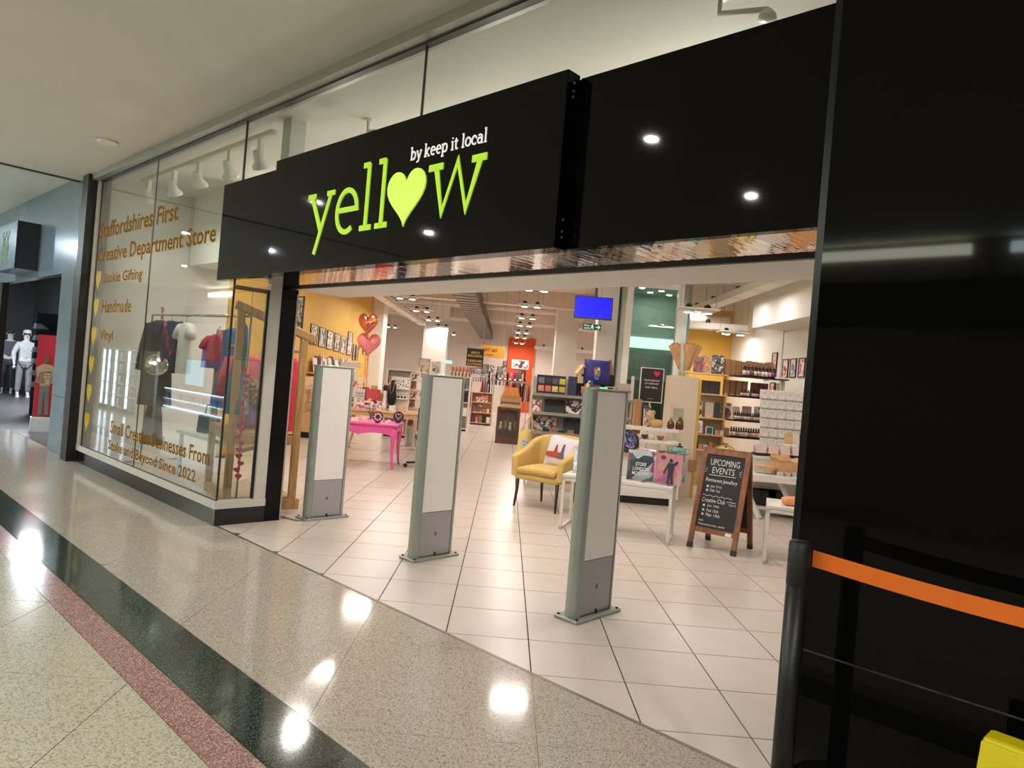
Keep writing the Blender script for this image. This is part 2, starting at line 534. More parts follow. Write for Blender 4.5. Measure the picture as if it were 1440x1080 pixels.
bx('shutter_post', BLACKG, wf, -6.2, 3.245, 0, -6.07, 3.41, 2.26)
bx('post_trim', ALU, wf, -6.069, 3.395, 0, -6.062, 3.41, 2.15)

# ---- right-hand hoarding, glossy black boards
wr = sroot('wall_right', 'glossy black hoarding of tall boards with a low seam', FA)
bx('board', BLACKG, wr, -0.992, 2.70, 0.598, 1.6, 2.78, 4.2)
bx('board', BLACKG, wr, 1.604, 2.70, 0.598, 4.2, 2.78, 4.2)
bx('board', BLACKG, wr, -0.992, 2.705, 0.0, 1.6, 2.78, 0.588)
bx('board', BLACKG, wr, 1.604, 2.705, 0.0, 4.2, 2.78, 0.588)
bx('seam_strip', M('chipped_seam', (92, 88, 74), 0.5, var=0.5, scale=14), wr, -0.99, 2.712, 0.588, 4.2, 2.75, 0.598)
bx('edge_strip', M('dark_edge_strip', (40, 44, 44), 0.25, 0.6), wr, -1.03, 2.73, 0.0, -0.9935, 2.80, 4.2)
bx('jamb', BLACKM, wr, -0.99, 2.80, 0, -0.75, 3.42, 2.2)

# ---- display window: plinth, sill, frames, panes, channel
PL = M('plinth_black_stone', (20, 20, 22), 0.16, var=0.2, scale=4)
w1 = sroot('window_1', 'full-height glass display window with gold vinyl lettering', FA)
for a_, b_ in ((-10.2, -8.1), (-8.096, -6.07)):
    bx('plinth', PL, w1, a_, 2.775, 0, b_, 2.93, 0.15)
bx('plinth', PL, w1, -6.22, 2.93, 0, -6.07, 3.243, 0.15)
bx('sill', ALUW, w1, -10.2, 2.765, 0.15, -6.062, 2.84, 0.215)
bx('sill', ALUW, w1, -6.16, 2.84, 0.15, -6.062, 3.243, 0.215)
bx('frame_post', ALUW, w1, -10.2, 2.77, 0.215, -10.10, 2.85, 3.62)
bx('frame_post', ALUW, w1, -6.15, 3.135, 0.215, -6.075, 3.243, 2.2)
bx('gasket', BLACKM, w1, -6.125, 3.115, 0.22, -6.10, 3.135, 2.14)
bx('gasket', BLACKM, w1, -10.1, 2.79, 0.215, -10.09, 2.81, 3.62)
bx('gasket', BLACKM, w1, -10.1, 2.79, 0.215, -6.1, 2.80, 0.224)
bx('transom', M('bronze_transom', (120, 108, 96), 0.4, 0.5), w1, -6.14, 2.80, 2.115, -6.10, 3.14, 2.15)
bx('pane', GLASSM, w1, -10.1, 2.795, 0.22, -8.215, 2.807, 3.62)
bx('pane', GLASSM, w1, -8.208, 2.795, 0.22, -6.12, 2.807, 3.62)
bx('pane', GLASSM, w1, -6.118, 2.809, 0.22, -6.106, 3.12, 2.115)
bx('pane', GLASSM, w1, -6.118, 2.809, 2.15, -6.106, 3.12, 2.2)
bx('pane', GLASSM, w1, -6.112, 2.802, 2.22, -3.64, 2.814, 3.62)
bx('pane', GLASSM, w1, -3.632, 2.802, 2.22, -0.9, 2.814, 3.62)
JB = M('pane_joint_dark', (30, 34, 32), 0.4)
bx('joint', JB, w1, -8.215, 2.795, 0.22, -8.208, 2.807, 3.62)
bx('joint', JB, w1, -6.12, 2.792, 0.22, -6.106, 2.809, 3.62)
bx('joint', JB, w1, -3.64, 2.800, 2.22, -3.632, 2.816, 3.62)
bx('head_channel', ALU, w1, -10.2, 2.70, 3.625, 4.2, 2.88, 3.70)
bx('channel_gasket', BLACKM, w1, -10.2, 2.775, 3.612, 4.2, 2.83, 3.625)
struct(fr(bx('trim_2', BLACKM, None, -10.44, 2.66, 0, -10.2, 2.86, 3.70)), 'tall black corner post at the left end of the window')
# gold vinyl lettering
GOLD = M('gold_vinyl', (128, 90, 10), 0.85, 0.0, var=0.05, spec=.05)
YHEART = M('yellow_heart_vinyl', (186, 158, 14), 0.5)
U_, V_ = (1, 0, 0), (0, 0, 1)
gz = 2.793
for s, x, z, wd, ht in (('Staffordshires First', -10.03, 2.865, 2.52, .205), ('Creative Department Store', -10.04, 2.51, 3.48, .24),
                        ('Stokie Gifting', -9.72, 2.255, 1.32, .165), ('Handmade', -9.69, 1.92, 1.02, .16), ('Vinyl', -9.70, 1.55, .50, .16),
                        ('Small Creative Businesses From', -9.03, .50, 2.72, .15), ('Stoke and Beyond Since 2022', -9.05, .27, 2.48, .15)):
    txt(s, (x, gz, z), U_, V_, GOLD, w1, w=wd, h=ht, bold=0.018)
for zt in (2.46, 2.11, 1.75, 1.38, 1.02, 0.66):
    hp = [(x - 9.945, z + zt - .26) for x, z in heart_outline(.19, .26)]
    MB().prism(hp, gz - .001, gz, 'y').build('heart_decal', YHEART, w1)

# ---- sign box
SG = thing('shop_sign', 'projecting black sign box with lime lit letters reading yellow', 'sign', (0, 0, 0), FA)
sb = MB().box(-5.225, 2.65, 2.18, -2.28, 2.748, 3.075).build('sign_box', BLACKG, SG, bevel=.004)
for z_ in (2.24, 2.27, 2.33, 2.95, 2.98, 3.02):
    MB().lathe([(.007, 0), (.007, .004), (0, .005)], 8, m=Matrix.Translation((-2.28, 2.70, z_)) @ Matrix.Rotation(math.pi / 2, 4, 'Y')).build('screw', ALU, sb)
LIME = EMIT('lime_lit_acrylic', (190, 224, 84), .56)
LIMED = EMIT('lime_letter_face', (160, 202, 42), .54)
def stroke(mb, pts, wd, y0, y1, m=None, closed=False):
    """flat ribbon along a polyline in the x-z plane, extruded y0..y1"""
    n = len(pts); L_, R_ = [], []
    for i, p in enumerate(pts):
        a = Vector(pts[(i - 1) % n] if (closed or i > 0) else pts[i]); c = Vector(pts[(i + 1) % n] if (closed or i < n - 1) else pts[i])
        pv = Vector(p)
        d1 = (pv - a); d2 = (c - pv)
        d1 = d1.normalized() if d1.length > 1e-9 else d2.normalized(); d2 = d2.normalized() if d2.length > 1e-9 else d1
        n1 = Vector((-d1.y, d1.x)); n2 = Vector((-d2.y, d2.x))
        nn = (n1 + n2)
        nn = nn.normalized() if nn.length > 1e-6 else n1
        k = min(1.6, 1 / max(0.4, nn.dot(n1)))
        L_.append(pv + nn * (wd / 2 * k)); R_.append(pv - nn * (wd / 2 * k))
    cnt = n if closed else n - 1
    for i in range(cnt):
        j = (i + 1) % n
        q = [tuple(L_[i]), tuple(L_[j]), tuple(R_[j]), tuple(R_[i])]
        mb.prism(q, y0, y1, 'y')
def arc(cx, cz, rx, rz, a0, a1, n=18):
    return [(cx + rx * math.cos(math.radians(a0 + (a1 - a0) * i / n)), cz + rz * math.sin(math.radians(a0 + (a1 - a0) * i / n))) for i in range(n + 1)]
K = 2.65 / 2.68
def sz(s, z): return (s * K, 1.5 + (z - 1.5) * K)
def letter(strokes, wd=.036, serif=.03):
    mb = MB()
    for st in strokes:
        pts, w_ = (st if isinstance(st, tuple) and isinstance(st[1], float) else (st, wd))
        stroke(mb, [sz(*p) for p in pts], w_, 2.642, 2.652)
    o = mb.build('letter', LIMED, SG); return o
letter([([(-4.675, 2.725), (-4.535, 2.47)], .040), ([(-4.425, 2.725), (-4.60, 2.30)], .034), [(-4.73, 2.728), (-4.625, 2.728)], [(-4.475, 2.728), (-4.375, 2.728)]])
letter([[(-4.325, 2.585), (-4.09, 2.585)] + arc(-4.21, 2.575, .12, .145, 5, 305, 26), ])
for c_ in (-3.975, -3.80):
    letter([[(c_, 2.87), (c_, 2.43)], [(c_ - .065, 2.862), (c_ + .005, 2.862)], [(c_ - .065, 2.438), (c_ + .065, 2.438)]])
hp = [sz(-3.557 + x, 2.405 + z) for x, z in heart_outline(.385, .36, 40)]
MB().prism(hp, 2.640, 2.652, 'y').build('heart_letter', LIME, SG)
letter([[(-3.275, 2.735), (-3.20, 2.455), (-3.085, 2.75), (-2.99, 2.455), (-2.895, 2.735)], [(-3.345, 2.738), (-3.215, 2.738)], [(-2.965, 2.738), (-2.845, 2.738)]], .040)
# small slab-serif line drawn with strokes
def small_line(text, s0, s1, z0, xh, mat, wd):
    A = {}
    o_ = arc(.27, .25, .22, .25, 0, 360, 16)
    A['a'] = (.55, [arc(.22, .16, .19, .16, 0, 360, 12), [(.10, .46), (.25, .5), (.38, .44), (.41, .3), (.41, .0), (.5, .0)]])
    A['b'] = (.58, [[(.0, .78), (.1, .78), (.1, 0), (.02, 0)], arc(.3, .25, .2, .25, 150, -150, 14)])
    A['c'] = (.48, [arc(.26, .25, .21, .25, 45, 315, 14), [(.41, .42), (.42, .32)]])
    A['e'] = (.52, [[(.06, .27), (.46, .27)] + arc(.26, .25, .2, .25, 5, 310, 16)])
    A['i'] = (.27, [[(.03, .48), (.13, .48), (.13, 0)], [(.03, 0), (.23, 0)], [(.12, .66), (.12, .74)]])
    A['k'] = (.57, [[(.0, .78), (.1, .78), (.1, 0)], [(.0, 0), (.2, 0)], [(.42, .48), (.12, .2)], [(.2, .27), (.46, 0)], [(.32, .48), (.5, .48)], [(.38, 0), (.54, 0)]])
    A['l'] = (.27, [[(.03, .78), (.13, .78), (.13, 0)], [(.03, 0), (.23, 0)]])
    A['o'] = (.54, [o_])
    A['p'] = (.58, [[(.0, .48), (.1, .48), (.1, -.24)], [(.0, -.24), (.2, -.24)], arc(.3, .25, .2, .25, 150, -150, 14)])
    A['t'] = (.36, [[(.14, .66), (.14, .1), (.2, .0), (.32, .03)], [(.02, .48), (.3, .48)]])
    A['y'] = (.52, [[(.06, .48), (.26, .02)], [(.46, .48), (.2, -.2), (.06, -.22)], [(.0, .48), (.14, .48)], [(.38, .48), (.52, .48)]])
    adv = 0; items = []
    for ch in text:
        if ch == ' ': adv += .28; continue
        items.append((adv, A[ch][1])); adv += A[ch][0] + .05
    kx = (s1 - s0) / adv
    for x0, sts in items:
        mb = MB()
        for st in sts:
            pts = [(s0 + (x0 + px_) * kx, z0 + pz_ * xh / .5) for px_, pz_ in st]
            stroke(mb, pts, wd, 2.6445, 2.652)
        mb.build('small_letter', mat, SG)
small_line('by keep it local', -3.50, -2.822, 2.808, .048, EMIT('white_lit_letter', (205, 205, 198), .7), .0085)

# ---- ceilings
struct(fr(bx('ceiling', CEILM, None, -10.80, -5.4, 3.70, 8, 2.88, 3.9)), 'white plaster mall ceiling')
struct(fr(bx('ceiling', CEILM, None, -26, -5.4, 3.78, -10.88, 2.88, 3.98)), 'further mall ceiling past the dark joint')
struct(fr(bx('trim_3', BLACKM, None, -10.88, -5.4, 3.69, -10.80, 2.88, 3.98)), 'dark joint line across the mall ceiling')
struct(fr(bx('ceiling', CEILM, None, -10.44, 2.88, 3.72, 3.0, 5.9, 4.0)), 'white ceiling just inside the shop window')
cz = 4.2
struct(MB().prism([tuple(F(-13.4, 5.9)[:2]), tuple(F(2.5, 5.9)[:2]), (9.5, 5), (9.5, 35), (-7.5, 35)], cz, cz + .2).build('ceiling', M('shop_ceiling_paint', (230, 215, 200), 0.8, var=0.04, scale=1.2)), 'shop ceiling painted pale beige behind ducts and lights')

# ---- shop walls
struct(fr(bx('wall_left', WHITE, None, -10.44, 2.87, 0, -10.25, 4.62, 4.2)), 'white side wall inside the window')
struct(bx('wall_left', YELLOWW, None, -4.5, 10.4, 0, -4.3, 21.6, 4.2), 'yellow side wall hung with framed prints')
struct(bx('wall_left', WHITE, None, -4.5, 21.6, 0, -3.95, 22.3, 4.2), 'white return at the end of the yellow wall')
struct(bx('wall_left', WHITE, None, -7.3, 22.3, 0, -7.1, 34.7, 4.2), 'white far left wall')
struct(bx('wall_back', M('back_wall_paint', (222, 208, 196), .7, var=.03), None, -7.3, 34.5, 0, 9.2, 34.7, 4.2), 'pale back wall of the shop')
struct(bx('wall_back', ORANGEW, None, -0.05, 34.40, 0, 1.25, 34.5, 3.62), 'orange painted section of the back wall')
struct(bx('wall_right', WHITE, None, 5.05, 3.6, 0, 5.25, 16.2, 4.2), 'white right wall hung with framed prints')
struct(bx('wall_right', YELLOWW, None, 2.6, 16.0, 0, 5.05, 16.2, 3.5), 'yellow wall behind the canvases')
struct(bx('wall_right', WHITE, None, 2.6, 16.0, 3.5, 5.05, 16.2, 4.2), 'white wall above the yellow paint')
struct(bx('wall_right', WHITE, None, 9.0, 16.2, 0, 9.2, 34.7, 4.2), 'white far right wall')
struct(bx('trim_4', WHITE, None, 4.45, 8.0, 2.84, 5.05, 13.0, 4.2), 'white boxed bulkhead along the right wall')
struct(bx('trim_5', ALUW, None, 5.035, 12.98, 0, 5.055, 13.02, 2.84), 'white cover strip on the right wall')
# structural white column over the shutter post
struct(fr(bx('trim_6', M('column_grey_white', (180, 182, 176), .6), None, -6.08, 3.12, 2.9, -5.93, 3.27, 3.72)), 'slim pale column rising behind the fascia')

# ---- mall lamps
MLAMP = EMIT('downlight_glow', (255, 250, 236), 12)
RING = M('downlight_ring', (225, 225, 222), .4)
def downlight(s, n, z, energy, color, label, group):
    t = thing('ceiling_downlight', label, 'downlight', F(s, n, z), FA, group)
    MB().lathe([(.05, 0), (.08, 0), (.08, -.012), (.05, -.004)], 24).build('ring', RING, t)
    MB().lathe([(0, -.001), (.05, -.001), (.05, .0)], 24).build('lens', MLAMP, t)
    lamp('lamp', 'AREA', (0, 0, -.02), energy, color, .1, parent=t)
for s in (1.7, -3.4, -8.5):
    for n in (.38, -1.6):
        downlight(s, n, 3.7, E_MALL, (1, .97, .935), 'round recessed downlight in the mall ceiling, reflected in the black fascia', 'mall downlights')
for s in (-13.6, -18.7):
    for n in (.38, -1.6):
        downlight(s, n, 3.78, E_NEXT, (.78, .9, 1), 'round cold white downlight past the ceiling joint', 'cold downlights')
det = thing('ceiling_detector', 'round white detector with a small blue light on the mall ceiling', 'detector', F(-8.41, 2.33, 3.70), FA)
MB().lathe([(.0, -.045), (.07, -.045), (.10, -.025), (.105, -.006), (.09, 0)], 24).build('housing', M('detector_white', (224, 220, 208), .5), det, smooth=True)
MB().lathe([(0, -.008), (.008, -.006), (.01, 0)], 8, c=(.05, -.08, -.02)).build('indicator', EMIT('blue_indicator', (120, 110, 255), 4), det)

# ---- far side of the mall (seen in reflections)
opp = sroot('wall_opposite', 'shopfronts on the far side of the mall', FA)
OPPW = M('opposite_wall', (150, 142, 124), .5, var=.05)
bx('wall_panel', OPPW, opp, -26, -4.9, 0, 8, -4.6, 3.7)
COVEM = EMIT('light_cove', (236, 240, 214), COVE)
bx('light_cove', COVEM, opp, -24, -4.6, 3.50, -1.9, -4.52, 3.62)
bx('light_cove', EMIT('light_cove_cold', (214, 232, 240), COVE), opp, -1.5, -4.6, 3.50, 7.5, -4.52, 3.62)
SHOPL = EMIT('lit_shop_window', (235, 225, 200), 0.55)
for a_ in (-22, -17, -11, 3.5):
    bx('lit_window', SHOPL, opp, a_, -4.6, .3, a_ + 3.6, -4.57, 2.5)
    bx('window_frame', BLACKM, opp, a_ + 1.77, -4.6, .3, a_ + 1.83, -4.53, 2.5)
bx('dark_fascia', BLACKM, opp, -26, -4.6, 2.6, 8, -4.54, 3.2)
bx('end_wall', OPPW, opp, -26.2, -5.5, 0, -26, 9, 4)
bx('end_wall', OPPW, opp, 8, -5.5, 0, 8.2, 3, 4)

# ================================================================== SHOP LIGHTS, DUCT, PIPES
GLOW = EMIT('spot_glow', (255, 244, 226), 26)
WHITEMET = M('white_metal', (226, 222, 214), .4, var=.02)
GREYMET = M('grey_metal', (150, 146, 138), .5, .6)
WARM = (1.0, .925, .86)
def twin_spot(x, y, z, label, energy=None):
    t = thing('spot_fitting', label, 'ceiling light', (x, y, z), 0, 'suspended twin spotlights')
    MB().box(-.32, -.14, .02, .32, .14, .05).build('plate', WHITEMET, t, bevel=.008)
    for sx in (-1, 1):
        MB().lathe([(.085, .02), (.095, -.02), (.075, -.025)], 14, c=(sx * .15, 0, 0)).build('lamp_head', WHITEMET, t, smooth=True)
        MB().lathe([(0, -.0255), (.074, -.0255), (.074, -.02)], 14, c=(sx * .15, 0, 0)).build('lens', GLOW, t)
        MB().lathe([(.05, .05), (.06, .09), (.02, .12)], 10, c=(sx * .15, 0, 0)).build('gear_box', BLACKM, t)
        MB().tube([(sx * .28, 0, .05), (sx * .28, 0, 4.2 - z)], .004, 5).build('wire', GREYMET, t)
    lamp('lamp', 'AREA', (0, 0, -.04), energy or E_SHOP * (1.6 if y > 15 else 1), WARM, .5, parent=t, size_y=.22)
rowA = [7.4, 10.5, 13.6, 16.6, 19.7, 22.4, 25.8, 28.8, 33.2]
for i, y in enumerate(rowA): twin_spot(.42, y, 3.3, 'suspended white twin spotlight, number %s from the shopfront in the aisle row' % ('one two three four five six seven eight nine'.split()[i]))
rowB = [11.0, 14.0, 17.1, 20.2, 23.3, 26.5, 30.5]
for i, y in enumerate(rowB): twin_spot(-2.62, y, 3.3, 'suspended white twin spotlight, number %s from the shopfront in the left row' % ('one two three four five six seven'.split()[i]))
for i, (x, y) in enumerate(((-5.2, 25.5), (-5.2, 30.5), (4.2, 22.5), (4.2, 28.5), (6.8, 25.0))): twin_spot(x, y, 3.4, 'added white twin spotlight brightening the depth of the shop, %s of the outer ones' % ('first second third fourth fifth'.split()[i]), 42)  # outer fittings added to brighten the dim back of the shop
twin_spot(2.95, 11.2, 3.3 - .45, 'suspended twin spotlight in front of the made-up green bay', 9)
twin_spot(4.62, 14.6, 2.86, 'low twin spotlight before the yellow wall on the right', 7)
def light_beam(p0, p1, spots, label, energy, emit=True):
    d = (Vector(p1) - Vector(p0)); L_ = d.length; rz = math.atan2(d.y, d.x)
    t = thing('light_beam', label, 'light track', p0, rz)
    MB().box(0, -.13, 0, L_, .13, .13).build('housing', WHITEMET, t, bevel=.006)
    for q in spots:
        MB().lathe([(.07, 0), (.09, 0), (.09, -.015), (.07, -.01)], 16, c=(q, 0, 0)).build('ring', WHITEMET, t)
        MB().lathe([(0, -.009), (.07, -.009), (.07, -.005)], 16, c=(q, 0, 0)).build('lens', GLOW, t)
        MB().lathe([(.05, .13), (.05, .2), (.03, .22)], 10, c=(q, 0, 0)).build('gear_box', BLACKM, t)
        if emit: lamp('lamp', 'AREA', (q, 0, -.03), energy, WARM, .3, parent=t)
    for q in (.3, L_ - .3):
        MB().tube([(q, 0, .13), (q, 0, 4.2 - p0[2])], .004, 5).build('wire', GREYMET, t)
light_beam((-3.35, 15.5, 3.3), (-3.35, 26.5, 3.3), [2.8, 4.5, 6.2, 7.4, 9.1], 'long white light beam with downlights beside the yellow wall', E_BEAM)
light_beam((3.98, 5.6, 3.3), (3.98, 16.0, 3.3), [1.4, 3.4, 5.8, 6.9, 8.4, 9.6], 'long white light beam with downlights on the right side', E_BEAM * .8)
light_beam((3.2, 15.0, 2.92), (4.9, 14.6, 2.92), [.95], 'short white light beam crossing the yellow wall', 20)
light_beam((1.1, 31.0, 3.0), (4.6, 31.0, 3.0), [.4, 1.2, 2.1, 3.0], 'white light rail near the orange wall', 40)
# ridged duct
dt = thing('air_duct', 'grey ridged air duct running down the ceiling above the aisle', 'duct', (-1.18, 14.5, 3.45), 0)
DUCT = M('duct_grey', (150, 142, 132), .5, .5, var=.08)
MB().box(-.28, 0, 0, .28, 19.8, .36).build('duct_body', DUCT, dt)
for i in range(34):
    MB().box(-.30, i * .6, -.02, .30, i * .6 + .05, .38).build('ridge', DUCT, dt)
PIPEM = M('pipe_cream', (212, 198, 182), .5)
def pipe(pts, r, label):
    t = thing('ceiling_pipe', label, 'pipe', pts[0], 0)
    MB().tube([Vector(p) - Vector(pts[0]) for p in pts], r, 10).build('pipe_run', PIPEM, t, smooth=True)
    for k in (0.25, .6, .9):
        a = Vector(pts[0]).lerp(Vector(pts[-1]), k) - Vector(pts[0])
        MB().tube([a, (a.x, a.y, 4.2 - pts[0][2])], .006, 5).build('hanger_rod', GREYMET, t)
pipe([(-6.9, 24.0, 4.0), (8.5, 24.0, 4.0)], .10, 'cream pipe crossing the shop ceiling over the middle aisle')
pipe([(-6.9, 29.0, 4.0), (8.5, 29.0, 4.0)], .08, 'cream pipe crossing the shop ceiling near the back')
pipe([(2.2, 17.5, 3.7), (2.2, 34, 3.7)], .12, 'cream pipe running lengthwise right of the aisle lights')
pipe([(3.1, 13.8, 3.72), (5.0, 12.6, 3.72)], .09, 'cream pipe above the right light beam')
pipe([(3.4, 15.4, 3.18), (4.7, 15.2, 3.18)], .11, 'fat cream pipe in front of the yellow wall on the right')
struct(bx('trim_7', M('ceiling_beam_paint', (222, 206, 190), .8), None, -7, 20.6, 3.75, 9, 21.1, 4.2), 'ceiling beam across the shop')
struct(bx('trim_8', MATS['ceiling_beam_paint'], None, -7, 27.6, 3.8, 9, 28.1, 4.2), 'second ceiling beam across the shop')
struct(bx('trim_9', WHITE, None, -3.3, 26.6, 0, -2.4, 27.3, 4.2), 'white square column left of the aisle')
struct(bx('trim_10', WHITE, None, 1.45, 22.5, 0, 2.15, 23.2, 4.2), 'white square column behind the bookcase')
struct(bx('trim_11', WHITE, None, -7.1, 22.9, 0, -5.2, 23.1, 3.2), 'white partition with grey doorway')
struct(bx('door_1', M('door_grey', (120, 116, 112), .6), None, -6.2, 22.86, 0, -5.4, 22.9, 2.1), 'grey door at the left of the shop')

# ================================================================== SECURITY GATES
GATEALU = M('gate_aluminium', (158, 164, 156), .42, .55, var=.03)
GATEW = M('gate_white_panel', (232, 228, 222), .4, var=.015)
GATEG = M('gate_grey_panel', (156, 154, 156), .45, var=.02)
LED = EMIT('green_indicator', (60, 230, 150), 3)
def gate(label):
    t = thing('security_gate', label, 'security gate', (0, 0, 0), FA, 'security gates across the entrance')
    hw, H = .055, 1.5
    MB().box(-.095, -.245, 0, .095, .245, .022).build('base_plate', GATEALU, t, bevel=.006)
    # rounded front and rear profiles
    for sg, nm in ((-1, 'front_profile'), (1, 'rear_profile')):
        pr = []
        for i in range(13):
            a = math.pi * i / 12
            pr.append((hw * math.cos(a), sg * (.165 + .052 * math.sin(a))))
        if sg < 0: pr = pr[::-1]
        MB().prism(pr, .022, H).build(nm, GATEALU, t, smooth=False)
    for sx in (-1, 1):
        x0, x1 = (hw - .012, hw - .004) if sx > 0 else (-hw + .004, -hw + .012)
        pn = MB().box(x0, -.160, .385, x1, .160, H - .02).build('panel', GATEW, t)
        lp = MB().box(x0, -.160, .03, x1, .160, .380).build('lower_panel', GATEG, t)
        xx = hw - .0035 if sx > 0 else -hw + .0035
        MB().cbox((xx, 0, .20), (.002, .022, .03)).build('badge', M('gate_badge', (96, 94, 94), .5), lp)
    MB().box(-.04, -.163, .022, .04, .163, H - .01).build('core', M('gate_core', (120, 122, 118), .6), t)
    MB().box(-hw, -.21, H - .015, hw, .21, H).build('top_cap', GATEALU, t, bevel=.004)
    MB().box(-.02, -.05, H, .02, -.02, H + .006).build('indicator', LED, t)
    for x, y in ((-.075, -.22), (.075, -.22), (.075, .22)):
        MB().lathe([(.010, .022), (.010, .030), (0, .031)], 8, c=(x, y, 0)).build('bolt', BLACKM, t)
    MB().box(.052, .0, .022, .060, .016, .05).build('lock_tab', BLACKM, t)
    return t
g1 = gate('tall grey and white security gate nearest the black shutter post')
place(g1, F(-6.005, 3.83), FA)
g2 = copy_tree(g1); place(g2, F(-4.355, 3.82), FA, 'tall grey and white security gate in the middle of the entrance')
g3 = copy_tree(g1); place(g3, F(-2.725, 3.82), FA, 'tall grey and white security gate nearest the camera, before the white table')
fd = tag(MB().box(-.12, -.02, 0, .12, .02, .012).build('floor_guide', GREYMET), 'small grey floor guide beside the black shutter post', 'floor guide')
place(fd, GP(408, 730), -.5)

# ================================================================== BELT POST AND TAPE
BP = W(1126, 760, 2.36); BP.z = 0
t = thing('barrier_post', 'black retractable barrier post in front of the glossy hoarding', 'barrier post', BP, 0)
MB().lathe([(0, 0), (.17, 0), (.17, .012), (.15, .03), (.04, .045), (.032, .06)], 28).build('base', BLACKM, t, smooth=True)
MB().lathe([(.035, .05), (.035, .90)], 20).build('post', BLACKM, t, smooth=True)
MB().lathe([(.032, .89), (.036, .895), (.036, 1.035), (.030, 1.043), (0, 1.043)], 20).build('head', M('black_plastic', (26, 25, 24), .5), t, smooth=True)
TAPE = M('orange_tape', (232, 110, 20), .55, var=.03)
pT = BP + Vector((.035, 0, 0))
tp = thing('barrier_tape', 'orange belt stretched from the black barrier post to the right', 'barrier belt', (pT.x, pT.y, .93), 0)
q0 = W(1143, 785, 2.36); q1 = W(1440, 864, 1.98)
q2 = q1 + (q1 - q0) * .5
mbt = MB(); pts = [Vector((0, 0, 0)), q1 - q0, q2 - q0]
mbt.sheet(lambda u, v: pts[0].lerp(pts[2], u) + Vector((0, 0, (v - .5) * .055 - .012 * math.sin(math.pi * u))), 16, 1)
tp.location = q0
mbt.build('belt', TAPE, tp, solid=.002)
# second post of the same barrier stands outside the frame and carries the belt
BP2 = Vector((q2.x + .04, q2.y, 0))
t2 = copy_tree(t); place(t2, BP2, 0, 'black retractable barrier post at the right end of the orange belt')
# yellow wet-floor sign
YP = M('yellow_plastic', (222, 204, 16), .45, var=.03)
wf_p = W(1442, 1060, 1.92); 
wt = thing('wet_floor_sign', 'yellow folding floor sign standing by the hoarding', 'floor sign', (wf_p.x + .06, wf_p.y + .02, 0), math.radians(-48))
hh = wf_p.z
for sg in (-1, 1):
    MB().prism([(-.15, 0), (.15, 0), (.13, hh), (-.13, hh)], 0, .018, 'z', m=Matrix.Translation((0, sg * .16, 0)) @ Matrix.Rotation(sg * .21, 4, 'X') @ Matrix.Rotation(math.pi / 2, 4, 'X')).build('sign_leaf', YP, wt, bevel=.004)
MB().box(-.13, -.045, hh - .05, .13, .045, hh).build('top_hinge', YP, wt, bevel=.012)

# ================================================================== WHITE TABLES
def tube_table(name, label, loc, rz, L_, D_, H, runner=True, cross=False):
    t = thing(name, label, 'table', loc, rz)
    MB().box(0, 0, H - .03, L_, D_, H).build('table_top', WHITEMET, t, bevel=.003)
    r = .03
    for x in (r / 2, L_ - r / 2):
        for y in (r / 2, D_ - r / 2):
            MB().bar((x, y, 0), (x, y, H - .03), r, up=(0, 1, 0)).build('leg', WHITEMET, t)
        if runner: MB().bar((x, 0, .015), (x, D_, .015), r).build('runner', WHITEMET, t)
        if cross:
            MB().bar((x, .03, .03), (x, D_ / 2, H - .04), .022).build('brace', WHITEMET, t)
            MB().bar((x, D_ - .03, .03), (x, D_ / 2, H - .04), .022).build('brace', WHITEMET, t)
    MB().bar((0, r / 2, H - .05), (L_, r / 2, H - .05), r).build('apron', WHITEMET, t)
    MB().bar((0, D_ - r / 2, H - .05), (L_, D_ - r / 2, H - .05), r).build('apron', WHITEMET, t)
    return t
A1 = math.atan2(6.955 - 7.308, 1.733 - .675)
tA = tube_table('display_table', 'white tubular table holding bagged prints beside the nearest security gate', (.66, 7.31, 0), A1, 1.13, .48, .575)
def onA(x, y, z=.575):
    return Vector((.66, 7.31, 0)) + Vector((x * math.cos(A1) - y * math.sin(A1), x * math.sin(A1) + y * math.cos(A1), z))
tB = tube_table('display_table', 'white tubular table with orange towel rolls at the right edge of the entrance', (2.50, 6.50, 0), math.radians(-20), 1.1, .55, .545, cross=True)
def onB(x, y, z=.545):
    a = math.radians(-20)
    return Vector((2.50, 6.50, 0)) + Vector((x * math.cos(a) - y * math.sin(a), x * math.sin(a) + y * math.cos(a), z))
